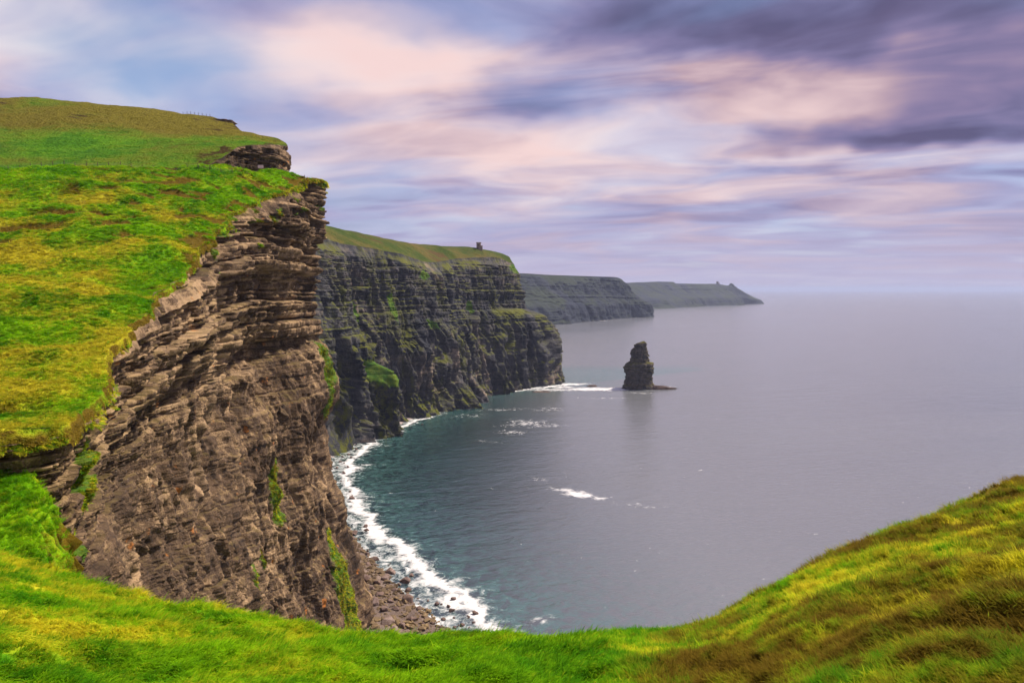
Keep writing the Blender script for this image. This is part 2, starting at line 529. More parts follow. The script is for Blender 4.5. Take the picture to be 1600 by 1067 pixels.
def cliff(rim, prof, ncol, zvis, nface, nlow, col_t, size, beds, bed_w, amps, wig, spurs=(), zfloor=-0.5, seedx=0.0, fadeh=1.6, macro=None, rib_w=7.5, local=None):
    """rim: (n,3) control points; prof: per control point list of (height fraction from the rim 0..1, outward offset);
    returns face grid, columns (rim xyz, outward normal, arclength)"""
    n = len(rim)
    tk = np.arange(n, dtype=float)
    C = catmull(tk, rim, col_t)
    d = np.gradient(C[:, :2], axis=0)
    ker = max(3, ncol // 40) | 1
    pad = ker // 2
    for q in range(2):
        dd = np.pad(d, ((pad, pad), (0, 0)), 'edge')
        d = np.stack([np.convolve(dd[:, i], np.ones(ker) / ker, 'valid') for i in (0, 1)], 1)
    d /= np.linalg.norm(d, axis=1)[:, None]
    N = np.stack([d[:, 1], -d[:, 0]], 1)              # to the right of the walking direction: seaward
    s = np.concatenate([[0], np.cumsum(np.linalg.norm(np.diff(C[:, :2], axis=0), axis=1))])
    wv = wig * fbm(s / (18 * size), 0.3 + seedx, 0.7, 5, 0.6) * (local(s) if local is not None else 1.0)
    C[:, :2] += N * wv[:, None]
    # rows
    zb = catmull(tk, zvis, col_t)[:, 0]
    v1 = np.linspace(0, 1, nface)
    Z = C[None, :, 2] + (zb - C[:, 2])[None] * v1[:, None]
    if nlow:
        v2 = np.linspace(0, 1, nlow + 1)[1:]
        Z = np.concatenate([Z, zb[None] + (zfloor - zb)[None] * v2[:, None]], 0)
    # offsets: profile tables resampled on absolute z
    zs = np.array([p[0] for p in prof[0]])            # common height fractions (1 at rim, 0 at sea)
    tab = np.array([[q[1] for q in p] for p in prof])  # n x m
    T = catmull(tk, tab, col_t)                       # ncol x m
    frac = np.clip((Z - zfloor) / (C[None, :, 2] - zfloor), 0, 1)
    off = np.empty_like(Z)
    for j in range(len(C)):
        off[:, j] = catmull(zs, T[j], frac[:, j])[:, 0]
    S = np.broadcast_to(s[None], Z.shape)
    for (s0, w0, zt, a, soft) in spurs:
        tri = np.clip(1 - np.abs(S - s0 - 0.15 * w0 * perlin(Z / (12 * size), s0, 0.0)) / w0, 0, 1)
        zt2 = zt * (0.55 + 0.45 * tri ** 0.6)
        off = off + a * tri ** 0.7 * sstep(0, 1, np.clip((zt2 - Z) / soft, 0, 1))
    X = C[None, :, 0] + N[None, :, 0] * off
    Y = C[None, :, 1] + N[None, :, 1] * off
    depth = C[None, :, 2] - Z
    fade = sstep(0.0, fadeh * size, depth)
    bw = bed_w(Z, S, frac)
    if local is None:
        sl = np.ones(len(s))
    else:
        sl = local(s)
    s2 = np.concatenate([[0], np.cumsum(np.diff(s) / (0.5 * (sl[1:] + sl[:-1])))])
    SS = np.broadcast_to(s2[None], Z.shape)
    ZZ = 122 + (Z - 122) / sl[None] if local is not None else Z
    AM = sl[None]
    D, tone = bedded(SS, ZZ, X, Y, beds, size, amps[0], amps[1])
    D = D * bw * AM
    tone = 0.5 + (tone - 0.5) * (0.25 + 0.75 * bw)
    if macro is not None:
        D = D + AM * (0.15 + 0.85 * bw) * bedded(SS * 0.6, ZZ, X, Y, macro[0], size * 3.5, macro[1], macro[2])[0]
    D = D + amps[2] * np.sqrt(AM) * fbm(X / (30 * size), Y / (30 * size), Z / (38 * size), 3)
    mud = (1.15 - bw)
    wq = 0.6 * fbm(SS / (9 * size), ZZ / (14 * size), 1.0, 2)
    rib = ridged(SS / (rib_w * size) + wq, ZZ / (34 * size), 2.2 + seedx, 4)
    rib2 = ridged(SS / (0.33 * rib_w * size) + 2 * wq, ZZ / (15 * size), 7.2 + seedx, 3)
    D = D + AM * amps[3] * mud * (rib + 0.45 * rib2)
    rough = 0.35 + 0.95 * sstep(-0.35, 0.5, fbm(SS / (16 * size), ZZ / (22 * size), 9.1, 2))
    lump = rough * (fbm(SS / (3.2 * size), ZZ / (9.0 * size), 4.4 + D / (6 * size), 4, 0.55) + 0.35 * fbm(SS / (1.1 * size), ZZ / (1.6 * size), 2.4, 2))
    D = D + AM * amps[4] * lump * (0.35 + 0.65 * mud)
    f1, f2, idv = worley(SS / (1.7 * size) + 0.4 * perlin(SS / size / 2, ZZ / size / 3, 0.3), ZZ / (6.5 * size) + 0.5 * perlin(SS / size / 4, ZZ / size / 4, 5.3))
    D = D + rough * AM * amps[5] * ((idv - 0.5) - 0.8 * np.exp(-((f2 - f1) / 0.09) ** 2)) * (0.3 + 0.7 * mud)
    tone = tone + rough * 0.4 * (idv - 0.5) * np.clip(mud, 0, 1) + 0.12 * lump + 0.3 * fbm(SS / (20 * size), ZZ / (26 * size), 6.1, 3) + 0.2 * np.clip(mud, 0, 1) * perlin(SS / (2.2 * size) + wq * 3, ZZ / (30 * size), 3.3)
    D = np.minimum(D, 0.15 + 0.55 * depth) * fade
    P = np.stack([X + N[None, :, 0] * D, Y + N[None, :, 1] * D, Z], -1)
    return P, C, N, s, S, Z, tone


# =================================================================== NEAR HEADLAND
rimA = np.array([pt(-330, 640, 47), pt(-120, 668, 48), pt(0, 668, 50), pt(80, 664, 53), pt(112, 640, 60), pt(148, 594, 74), pt(168, 535, 88), pt(216, 490, 106),
                 pt(280, 440, 132), pt(318, 385, 160), pt(362, 330, 200), pt(440, 298, 236), pt(487, 279, 262),
                 (-77, 276, 188.5), (-85, 292, 188), (-104, 318, 187), (-150, 345, 187)])
# fractions of the height above the sea and outward offsets
fr0 = (0.0, 0.18, 0.32, 0.46, 0.60, 0.68, 0.71, 0.80, 0.90, 1.0)
fr = (0.0, 0.06, 0.11, 0.22, 0.285, 0.36, 0.47, 0.55, 0.60, 0.665, 0.72, 0.81, 0.92, 1.0)
tip = np.array((14, 13, 10, 3.5, 1, -3, -5, 0, -1, -4, -7, -5, -2, 0))
tabA = [  # 0.0  .18  .32  .46 .60  .68   .71   .80  .90 1.0
    (14, 9, 7, 6, 5, 4.5, 4.5, 4, -0.6, 0),
    (14, 9, 7, 6, 5, 4.5, 4.5, 4, -0.6, 0),
    (14, 9, 7, 6, 5, 4.5, 4, 3, -1.0, 0),
    (14, 9, 7, 6, 5, 4.5, 4, 3, -1.0, 0),
    (14, 9, 7, 6, 5, 4, 3.5, 2.0, -1.5, 0),
    (14, 9, 7, 6, 4.5, 3, 2.5, 0.5, -3.0, 0),
    (14, 9, 7, 6, 4, 2, 1.0, -2.0, -3.0, 0),
    (14, 9, 7, 5, 3, 0, -1.5, -4.0, -1.0, 0),
    (14, 9, 7, 5, 2, -2, -3.5, -4.0, 1.5, 0),
    (14, 9, 7, 4, 1, -4, -5.0, -1.0, 2.5, 0),
    (14, 9, 6, 3, 0, -6, -6.5, 1.0, 4.0, 0),
    (14, 8, 5, 2, -2, -8, -8.0, -2.0, 2.0, 0)]
profA = [list(zip(fr, np.interp(fr, fr0, row))) for row in tabA]
for k in (1, 1, 0.9, 0.8, 0.8):
    profA.append(list(zip(fr, tip * k)))
zvisA = [120, 120, 118, 114, 106, 100, 95, 88, 74, 60, 40, 20, 0.5, 0.5, 40, 80, 80]
NCA = 820
# columns spaced by their apparent width
kt = np.arange(len(rimA), dtype=float)
ct = np.linspace(0, len(rimA) - 1, 6000)
cp = catmull(kt, rimA, ct)
ang = np.arctan2(cp[:, 0], cp[:, 1])
step = np.abs(np.gradient(ang)) * 1067 + 0.02 * np.linalg.norm(np.gradient(cp[:, :2], axis=0), axis=1) * 60
step *= np.where(ct < 2, 0.25, 1.0)
cum = np.cumsum(step); cum = (cum - cum[0]) / (cum[-1] - cum[0])
colA = np.interp(np.linspace(0, 1, NCA), cum, ct)
bedsA = make_beds(-5, 230, 0.25, 2.2, 5)
macroA = make_beds(-5, 230, 3.5, 11.0, 23)
bwA = lambda Z, S, f: 0.16 + 0.84 * sstep(119, 125, Z + 5 * perlin(S / 18, Z / 30, 0.3) + 5 * sstep(100, 40, S))
PA, CA, NA, sA, SA, ZA, TA = cliff(rimA, profA, NCA, zvisA, 640, 40, colA, 1.0, bedsA, bwA,
                               (1.0, 1.0, 2.4, 2.0, 0.55, 0.40), 4.2, macro=(macroA, 2.2, 2.2), rib_w=15.0, local=lambda q: 0.36 + 0.64 * sstep(15, 190, q))
# sod that grows on ledges of the face: (pixel, depth) centres with radii in metres
gA = np.zeros(ZA.shape, np.float32)
for (px, py, Y, ra, rz, slope) in [(430, 745, 215, 9, 7, 0.8), (405, 790, 212, 5, 6, 0.6), (505, 565, 275, 6, 9, -1.0), (515, 625, 272, 4, 8, -0.4), (515, 600, 272, 4, 5, -0.4),
                                   (365, 915, 175, 5, 6, 0.5), (380, 880, 185, 3, 4, 0.5), (520, 900, 262, 8, 16, -0.3), (500, 930, 258, 8, 18, -0.1), (480, 940, 250, 5, 10, 0), (300, 640, 130, 0.1, 0.1, 0),
                                   (540, 940, 262, 4, 14, -0.3), (500, 850, 260, 4, 7, 0), (110, 735, 62, 3, 3, 0), (100, 800, 60, 2, 6, 0)]:
    c = pt(px, py, Y)
    j = np.argmin(np.hypot(PA[..., 0] - c[0], PA[..., 1] - c[1]) + np.abs(PA[..., 2] - c[2]))
    s0 = SA.ravel()[j]
    dz_ = (ZA - c[2]) - slope * 0.6 * (SA - s0)
    gA = np.maximum(gA, 1.15 * np.exp(-((SA - s0) / ra) ** 2 - (dz_ / rz) ** 2))
dA = CA[None, :, 2] - ZA
sod = sstep(0.0, 0.45, fbm(SA / 9, ZA / 4, 2.0, 4, 0.6) + 0.15 - dA / 22) * sstep(90, 130, SA) * sstep(22, 8, dA)
gA = np.maximum(gA, 0.75 * sod)
TA = TA + 0.45 * np.exp(-((SA - float(np.interp(5.6, colA, sA))) / 16) ** 2) * sstep(9, 1, dA)
TA = TA - 0.22 * sstep(60, 25, SA) + 0.12 * sstep(124, 134, ZA)
near_cliff = link('near_cliff', grid_mesh('near_cliff', PA, {'grass': gA, 'tone': TA - 0.5}, flip=True), M_rock)
tag(near_cliff, 'tall warm brown bedded rock face of the near headland', 'cliff', kind='structure')

# grassy top of the near headland
ctrl = [tuple(p) for p in rimA]
ctrl += [tuple(pt(*a)) for a in [(0, 560, 78), (0, 450, 112), (0, 350, 158), (0, 300, 188), (0, 266, 215), (100, 560, 76), (100, 450, 112), (100, 350, 160), (100, 262, 216),
                                 (200, 450, 112), (200, 380, 148), (200, 300, 192), (240, 259, 226), (300, 300, 205), (340, 280, 225), (420, 264, 256), (330, 259, 240),
                                 (-200, 450, 110), (-200, 266, 212), (-400, 560, 70), (-400, 350, 150), (-450, 266, 210), (250, 350, 172)]]
ctrl += [(-160, 262, 178), (-110, 285, 182), (-260, 262, 176), (-130, 330, 184)]
topA = RBF(ctrl)
inl = np.array([pt(-420, 600, 50), pt(-420, 600, 58), pt(-420, 560, 70), pt(-420, 520, 82), pt(-420, 480, 96), pt(-420, 450, 110), pt(-420, 420, 125), pt(-420, 390, 140),
                pt(-400, 360, 158), pt(-380, 330, 178), pt(-350, 300, 200), pt(-320, 280, 222), pt(-300, 266, 240), (-260, 262, 0), (-255, 285, 0), (-250, 310, 0), (-245, 340, 0)])
NGC = 520
colG = np.interp(np.linspace(0, 1, NGC), cum, ct)
CG = np.stack([np.interp(colG, colA, CA[:, i]) for i in range(3)], 1)
NG = np.stack([np.interp(colG, colA, NA[:, i]) for i in range(2)], 1)
sG = np.interp(colG, colA, sA)
QG = catmull(kt, inl[:, :2], colG)
tt = np.concatenate([np.linspace(0, 0.06, 40)[:-1], 0.06 + 0.94 * np.linspace(0, 1, 270) ** 1.25])
XG = CG[None, :, 0] + (QG[:, 0] - CG[:, 0])[None] * tt[:, None]
YG = CG[None, :, 1] + (QG[:, 1] - CG[:, 1])[None] * tt[:, None]
ZG = topA(XG, YG)
dist = tt[:, None] * np.linalg.norm(QG - CG[:, :2], axis=1)[None]
ZG = ZG + (CG[:, 2] - ZG[0])[None] * np.exp(-dist / 8)
relief = 1.6 * fbm(XG / 26, YG / 26, 0.4, 3) + 0.8 * fbm(XG / 7, YG / 7, ZG / 5, 4, 0.58)
# terracettes: small risers along the contour, with bare soil on the riser
terr = (ZG + 2.5 * perlin(XG / 30, YG / 30, 3.3)) / 3.4
ft = terr - np.floor(terr)
tmask = sstep(0.05, 0.5, perlin(XG / 24, YG / 24, 9.0) + 0.5 * perlin(XG / 8, YG / 8, 2.0))
relief -= 0.9 * sstep(60, 12, dist) * sstep(130, 175, YG) * sstep(0.0, 0.4, fbm(XG / 9, YG / 6, 4.0, 3))
relief += tmask * 1.5 * (sstep(0.75, 1.0, ft) - ft)
rimfade = sstep(0, 7, dist)
ZG2 = ZG + relief * (0.18 + 0.82 * rimfade)
soil = tmask * np.exp(-((ft - 0.86) / 0.12) ** 2) + 0.7 * sstep(5, 0, dist) * (perlin(XG / 4, YG / 4, 1.0) > 0.05) * sstep(120, 160, YG)
# broken ground near the far rim
soil += 1.3 * sstep(60, 12, dist) * sstep(130, 175, YG) * sstep(0.0, 0.4, fbm(XG / 9, YG / 6, 4.0, 3))
strw = 1.2 * fbm(XG / 16, YG / 16, 2.0, 5, 0.6) + 0.08 + 0.75 * sstep(140, 70, YG) - 0.5 * sstep(185, 215, YG)
lip = []
for (o_, d_) in ((0.85, 1.7), (0.75, 0.9), (0.45, 0.3)):
    wv = 0.7 + 0.5 * perlin(sG / 1.5, o_, 0.0)
    lip.append(np.stack([CG[:, 0] + NG[:, 0] * o_ * wv, CG[:, 1] + NG[:, 1] * o_ * wv, ZG2[0] - d_ * (0.6 + 0.9 * hsh(np.floor(sG / 0.7)) * 0.6)], 1))
PG = np.concatenate([np.array(lip), np.stack([XG, YG, ZG2], -1)], 0)
padr = lambda a: np.concatenate([np.repeat(a[:1], 3, 0), a], 0)
hillside = link('hillside', grid_mesh('hillside', PG, {'soil': np.concatenate([np.stack([0.9 + 0.8 * perlin(sG / 1.2, q, 0.5) for q in (0.1, 0.6, 1.1)]), soil], 0), 'straw': padr(strw)}), M_turf)
tag(hillside, 'mottled green and straw coloured grass slope above the near cliff', 'hillside', kind='structure')

# =================================================================== UPPER HILL BEHIND THE FENCE
rimU = np.array([pt(-60, 276, 226), pt(100, 274, 236), pt(210, 272, 246), pt(300, 266, 256), pt(340, 250, 268), pt(372, 230, 284), pt(405, 226, 292), pt(433, 226, 300), (-101, 312, 209), (-112, 334, 217), pt(380, 206, 362), pt(358, 191, 392), (-178, 425, 243), (-230, 460, 244)])
profU = [[(0, 6), (0.5, 3), (0.8, 1.5), (0.9, 1), (0.95, 0.5), (1, 0)] for _ in rimU]
zvisU = [160, 160, 165, 170, 180, 188, 188, 186, 150, 150, 150, 150, 150, 150]
NCU = 300
colU = np.linspace(0, len(rimU) - 1, NCU)
bedsU = make_beds(-5, 300, 0.5, 2.2, 8)
PU, CU, NU, sU, SU, ZU, TU = cliff(rimU, profU, NCU, zvisU, 110, 30, colU, 1.2, bedsU, lambda Z, S, f: np.ones_like(Z), (1.1, 1.3, 0.8, 0.4, 0.6, 0.4), 1.0)
link_u = link('upper_crag', grid_mesh('upper_crag', PU, {'grass': np.zeros(ZU.shape), 'tone': TU - 0.5}, flip=True), M_rock)
tag(link_u, 'pale bedded rock outcrop at the edge of the upper hill', 'crag', kind='structure')
cu = [tuple(p) for p in rimU] + [tuple(pt(*a)) for a in [(0, 258, 250), (120, 256, 252), (240, 256, 258), (0, 225, 290), (150, 222, 300), (250, 222, 300), (310, 212, 320), (0, 185, 335), (100, 182, 340), (200, 190, 345), (300, 196, 355),
                                                    (0, 152, 385), (80, 157, 385), (150, 163, 388), (240, 170, 390), (300, 179, 392), (330, 184, 392), (-250, 140, 385), (-250, 258, 250), (-250, 200, 320),
                                                    (0, 158, 440), (200, 178, 440), (-250, 150, 440)]]
topU = RBF(cu)
inU = np.array([(-350, 232), (-350, 245), (-350, 255), (-350, 262), (-345, 270), (-345, 278), (-345, 290), (-345, 310), (-350, 330), (-360, 350), (-370, 390), (-380, 430), (-390, 470)], float)
QU = catmull(np.arange(len(inU), dtype=float), inU, colU)
tu = np.linspace(0, 1, 200) ** 1.3
XU = CU[None, :, 0] + (QU[:, 0] - CU[:, 0])[None] * tu[:, None]
YU = CU[None, :, 1] + (QU[:, 1] - CU[:, 1])[None] * tu[:, None]
ZU2 = topU(XU, YU)
du = tu[:, None] * np.linalg.norm(QU - CU[:, :2], axis=1)[None]
ZU2 = ZU2 + (CU[:, 2] - ZU2[0])[None] * np.exp(-du / 8)
ZU2 = ZU2 + sstep(0, 8, du) * (1.0 * fbm(XU / 24, YU / 24, 1.4, 4, 0.55) + 0.35 * fbm(XU / 5, YU / 5, 0.4, 3))
sty = 1.0 * sstep(300, 340, YU) + 0.4 * fbm(XU / 40, YU / 40, 7.0, 3)
soU = 0.8 * sstep(12, 3, du) * sstep(0.0, 0.5, fbm(XU / 6, YU / 6, 7.0, 3)) + 0.9 * sstep(0.42, 0.7, fbm(XU / 22, YU / 10, 3.0, 3)) * sstep(315, 345, YU)
up = link('upper_hill', grid_mesh('upper_hill', np.stack([XU, YU, ZU2], -1), {'soil': soU, 'straw': sty}), M_turfhill)
tag(up, 'smooth green field rising to a brownish hilltop on the skyline', 'hill', kind='structure')

# =================================================================== HEADLAND WITH THE WATCH TOWER
def mid_z(px, py, Y):
    return pt(px, py, Y)[2]


rimB = np.array([(-330, 520, 195), pt(440, 362, 580), pt(500, 372, 668), pt(560, 384, 745), pt(630, 398, 815), pt(670, 410, 870), pt(720, 404, 955), pt(770, 402, 1030), pt(800, 412, 1078),
                 (5, 1120, 185), (-20, 1190, 190), (-120, 1300, 195)])
baseB = np.array([(-290, 500), sea_pt(450, 722)[:2], sea_pt(500, 694)[:2], sea_pt(576, 664)[:2], sea_pt(638, 648)[:2], sea_pt(692, 636)[:2], sea_pt(752, 608)[:2], sea_pt(812, 603)[:2], sea_pt(850, 600)[:2],
                  (62, 1130), (40, 1230), (-40, 1340)])
d0 = np.linalg.norm(baseB - rimB[:, :2], axis=1)
print('B base offsets', d0.round(1))
frB = (0.0, 0.08, 0.3, 0.5, 0.56, 0.62, 0.85, 0.94, 1.0)
shp = np.array((1.0, 0.86, 0.70, 0.56, 0.50, 0.42, 0.22, 0.12, 0.0))
shpc = np.array((1.0, 0.94, 0.84, 0.72, 0.62, 0.22, 0.10, 0.05, 0.0))
profB = [list(zip(frB, (shpc if 7 <= i <= 10 else shp) * min(d0[i], 75))) for i in range(len(rimB))]
NCB = 560
tkB = np.arange(len(rimB), dtype=float)
ctB = np.linspace(0, len(rimB) - 1, 5000)
cpB = catmull(tkB, rimB, ctB)
stB = np.abs(np.gradient(np.arctan2(cpB[:, 0], cpB[:, 1]))) * 1067 * np.where(ctB < 1.2, 0.2, 1) + 0.03
cumB = np.cumsum(stB); cumB = (cumB - cumB[0]) / (cumB[-1] - cumB[0])
colB = np.interp(np.linspace(0, 1, NCB), cumB, ctB)
bedsB = make_beds(-5, 240, 2.0, 9.0, 15)
CBt = catmull(tkB, rimB, colB)
sBt = np.concatenate([[0], np.cumsum(np.linalg.norm(np.diff(CBt[:, :2], axis=0), axis=1))])
s_at = lambda k: float(np.interp(k, colB, sBt))
spB = [(s_at(2.15), 22, 76, 26, 12), (s_at(2.62), 18, 66, 24, 9), (s_at(4.75), 22, 46, 22, 40), (s_at(5.35), 16, 48, 14, 40), (s_at(3.7), 12, 60, 8, 50), (s_at(6.2), 25, 60, 8, 30)]
bwB = lambda Z, S, f: 0.15 + 0.60 * sstep(70, 120, Z + 18 * perlin(S / 60, Z / 60, 0.3))
PB, CB, NB, sB, SB, ZB, TB = cliff(rimB, profB, NCB, [60] * 2 + [0.5] * 8 + [60] * 2, 420, 6, colB, 3.6, bedsB, bwB,
                               (1.6, 1.9, 6.0, 11.0, 2.8, 1.8), 7.0, spurs=spB, seedx=3.0, fadeh=5.0, macro=(make_beds(-5, 240, 10, 34, 6), 2.2, 2.6), rib_w=6.0)
gB = np.zeros(ZB.shape, np.float32)
for (px, py, Y, ra, rz) in [(650, 508, 835, 12, 9), (655, 430, 840, 14, 8), (720, 480, 950, 6, 12), (600, 480, 780, 6, 22), (550, 480, 720, 5, 25), (530, 450, 700, 8, 14), (810, 420, 1080, 30, 10), (575, 600, 735, 26, 9), (548, 595, 705, 26, 9)]:
    c = pt(px, py, Y)
    j = np.argmin(np.hypot(PB[..., 0] - c[0], PB[..., 1] - c[1]) + np.abs(PB[..., 2] - c[2]))
    gB = np.maximum(gB, 0.9 * np.exp(-((SB - SB.ravel()[j]) / ra) ** 2 - ((ZB - c[2]) / rz) ** 2))
for (s0, w0, zt, a, soft) in spB[:2]:
    gB = np.maximum(gB, 1.1 * np.exp(-((SB - s0) / (w0 * 0.7)) ** 2) * np.exp(-((ZB - zt * 0.82) / 15) ** 2))
bcl = link('tower_cliff', grid_mesh('tower_cliff', PB, {'grass': gB, 'tone': TB - 0.5}, flip=True), M_rockB)
tag(bcl, 'dark mossy sea cliff below the watch tower', 'cliff', kind='structure')
cb = [tuple(p) for p in rimB] + [tuple(pt(*a)) for a in [(440, 340, 650), (497, 350, 735), (560, 364, 810), (600, 371, 850), (640, 379, 900), (690, 383, 960), (745, 388, 1030), (785, 393, 1065), (797, 402, 1080),
                                                    (497, 351, 800), (560, 367, 880), (640, 383, 980), (745, 391, 1100), (400, 330, 760)]]
cb += [(-260, 1200, 190), (-300, 900, 200), (-400, 700, 215)]
topB = RBF(cb)
inB = np.array([(-420, 560), (-400, 640), (-380, 720), (-360, 800), (-340, 860), (-320, 930), (-300, 1000), (-260, 1080), (-230, 1140), (-220, 1180), (-210, 1230), (-200, 1330)], float)
QB = catmull(tkB, inB, colB)
tb = np.linspace(0, 1, 110) ** 1.5
XB = CB[None, :, 0] + (QB[:, 0] - CB[:, 0])[None] * tb[:, None]
YB = CB[None, :, 1] + (QB[:, 1] - CB[:, 1])[None] * tb[:, None]
ZB2 = topB(XB, YB)
db = tb[:, None] * np.linalg.norm(QB - CB[:, :2], axis=1)[None]
ZB2 = ZB2 + (CB[:, 2] - ZB2[0])[None] * np.exp(-db / 30)
ZB2 = ZB2 + sstep(0, 25, db) * 1.2 * fbm(XB / 35, YB / 35, 1.4, 3)
soB = 0.5 * sstep(0.1, 0.6, fbm(XB / 40, YB / 25, 3.0, 3))
htop = link('tower_headland', grid_mesh('tower_headland', np.stack([XB, YB, ZB2], -1), {'soil': soB, 'straw': 0.6 * fbm(XB / 60, YB / 60, 2, 2)}), M_turfB)
tag(htop, 'olive grass top of the headland that carries the watch tower', 'headland', kind='structure')


# =================================================================== FAR HEADLANDS
def far_headland(name, label, tops, bases, back, ncol, nrow, size, amps, beds, spurs=()):
    rim = np.array(tops); base = np.array(bases)
    d0 = np.linalg.norm(base - rim[:, :2], axis=1)
    f_ = (0.0, 0.1, 0.35, 0.45, 0.6, 0.85, 1.0)
    sh = np.array((1.0, 0.93, 0.80, 0.62, 0.40, 0.15, 0.0))
    prof = [list(zip(f_, sh * d)) for d in d0]
    col = np.linspace(0, len(rim) - 1, ncol)
    P, C, N, s, S, Z, T_ = cliff(rim, prof, ncol, [0.5] * len(rim), nrow, 3, col, size, beds, lambda Z, S, f: 0.45 + 0.3 * sstep(60, 110, Z), amps, 14.0, spurs=spurs, seedx=5.0)
    # inland top as further rows behind the rim
    Q = catmull(np.arange(len(rim), dtype=float), np.array(back, float), col)
    t_ = np.linspace(1, 0, 30)[:-1]
    top = np.stack([C[None, :, i] + (Q[:, i] - C[:, i])[None] * t_[:, None] for i in range(3)], -1)
    top[..., 2] += sstep(0, 0.3, t_)[:, None] * 4 * fbm(top[..., 0] / 150, top[..., 1] / 150, 1.0, 3)
    P = np.concatenate([top, P], 0)
    g = np.zeros(P.shape[:2])
    g[:len(t_)] = 0.62
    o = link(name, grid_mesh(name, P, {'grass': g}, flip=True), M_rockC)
    return tag(o, label, 'headland', kind='structure')


far_headland('middle_headland', 'blue grey headland in the middle distance behind the watch tower cliff',
             [(-300, 2500, 205), pt(700, 425, 2750), pt(812, 427, 3020), pt(870, 430, 3200), pt(920, 431.5, 3380), pt(962, 433, 3560), pt(972, 438, 3640), (565, 3760, 190), (480, 4000, 190)],
             [(-220, 2480), sea_pt(770, 507)[:2], sea_pt(862, 500.5)[:2], sea_pt(900, 498.5)[:2], sea_pt(938, 496.5)[:2], sea_pt(960, 494.5)[:2], sea_pt(968, 493)[:2], (600, 3820), (560, 4050)],
             [(-900, 3000, 210), (-800, 3200, 205), (-600, 3600, 200), (-400, 3800, 195), (-200, 3900, 195), (0, 4000, 190), (100, 4050, 190), (150, 4100, 190), (200, 4200, 190)],
             300, 130, 11.0, (5, 6, 13, 22, 8, 5), make_beds(-5, 260, 6, 24, 3))
far_headland('distant_headland', 'hazy blue headland running out to a low point on the horizon',
             [pt(900, 441, 5200), pt(978, 442, 5500), pt(1010, 441.5, 5700), pt(1030, 440, 5900), pt(1052, 440.5, 6050), pt(1056, 443.0, 6080), pt(1100, 443.5, 6350), pt(1120, 443.5, 6500), pt(1136, 446, 6600), pt(1144, 446, 6680), pt(1153, 450, 6800), pt(1161, 458, 6900), (2180, 7300, 80), (1950, 7700, 120)],
             [sea_pt(930, 484)[:2], sea_pt(985, 482.5)[:2], sea_pt(1015, 481)[:2], sea_pt(1036, 480)[:2], sea_pt(1058, 479)[:2], sea_pt(1068, 478.5)[:2], sea_pt(1105, 477.5)[:2], sea_pt(1125, 477)[:2], sea_pt(1143, 476)[:2], sea_pt(1150, 475.5)[:2], sea_pt(1159, 475)[:2], sea_pt(1168, 474)[:2], (2330, 7350), (2080, 7800)],
             [(300, 6500, 200), (500, 6800, 200), (700, 7000, 195), (900, 7200, 195), (1000, 7300, 195), (1050, 7350, 190), (1200, 7500, 190), (1350, 7600, 185), (1450, 7650, 180), (1500, 7700, 175), (1550, 7750, 160), (1600, 7800, 150), (1700, 7900, 140), (1800, 8000, 140)],
             300, 90, 16.0, (5, 6, 14, 16, 6, 4), make_beds(-5, 260, 10, 30, 4))
knob = pt(1143, 447, 6690)

# =================================================================== FOREGROUND SLOPE (polar height field round the viewpoint)
crest = [(-700, 760, 55), (-300, 830, 50), (-120, 852, 44), (0, 868, 38), (100, 896, 33), (200, 925, 27.5), (330, 947, 22.5), (480, 974, 18.5), (590, 986, 17), (700, 992, 16), (800, 991, 15.2), (950, 989, 15), (1050, 991, 15),
         (1090, 983, 15), (1130, 965, 15), (1200, 926, 15.6), (1300, 870, 16.8), (1400, 825, 18.2), (1500, 785, 19.8), (1600, 750, 21.5), (1800, 690, 25), (2200, 640, 30)]
cphi, cg, cr_ = [], [], []
for px, py, Y in crest:
    p = pt(px, py, Y)
    r = math.hypot(p[0], p[1])
    cphi.append(math.atan2(p[0], p[1])); cg.append((CAM_Z - p[2]) / r); cr_.append(r)
HEYE = 1.75


def fore_z(phi, r):
    sh = phi.shape
    pc = np.clip(phi, cphi[0], cphi[-1])
    v = catmull(cphi, np.stack([cg, cr_], 1), pc.ravel())
    gc = v[:, 0].reshape(sh); rc = v[:, 1].reshape(sh)
    q = r / rc
    A = HEYE / rc
    g = np.where(q < 1, gc + A * (1 / np.maximum(q, 1e-3) - 1), gc + 0.10 * (q - 1) + 0.62 * np.maximum(q - 1, 0) ** 2)
    return CAM_Z - r * g


def fore_relief(x, y):
    r = np.hypot(x, y)
    k = sstep(0.5, 6, r)
    return k * (0.34 * fbm(x / 5.0, y / 5.0, 0.2, 3) + 0.20 * fbm(x / 1.5 + 0.3 * y, y / 1.5, 0.7, 3) + 0.05 * fbm(x / 0.4, y / 0.4, 0.1, 2)) - 0.10


nph, nr = 620, 330
ph = np.linspace(R(-62), R(58), nph)
rr = np.concatenate([np.linspace(0.4, 5, 25)[:-1], 5 * (28.0) ** (np.linspace(0, 1, nr - 24))])
PH, RR = np.meshgrid(ph, rr)
XF, YF = RR * np.sin(PH), RR * np.cos(PH)
ZF = fore_z(PH, RR) + fore_relief(XF, YF)
ZF = np.maximum(ZF, 5.0)
# dry straw drifts: heaviest on the right flank, streaked on the left
def fore_dry(PH, XF, YF):
    st = sstep(0.05, 0.25, PH) * (0.10 + 1.0 * fbm(XF / 0.9, YF / 0.9, 1.0, 3)) + 1.0 * sstep(-0.18, -0.5, PH) * (0.18 + 1.1 * fbm(XF / 2.2, YF / 2.2, 5.0, 3)) - 0.55 * np.exp(-((PH + 0.02) / 0.2) ** 2)
    so = sstep(0.10, 0.30, PH) * (0.60 + 0.34 * fbm(XF / 0.7, YF / 0.7, 8.0, 4, 0.6))
    return st, so


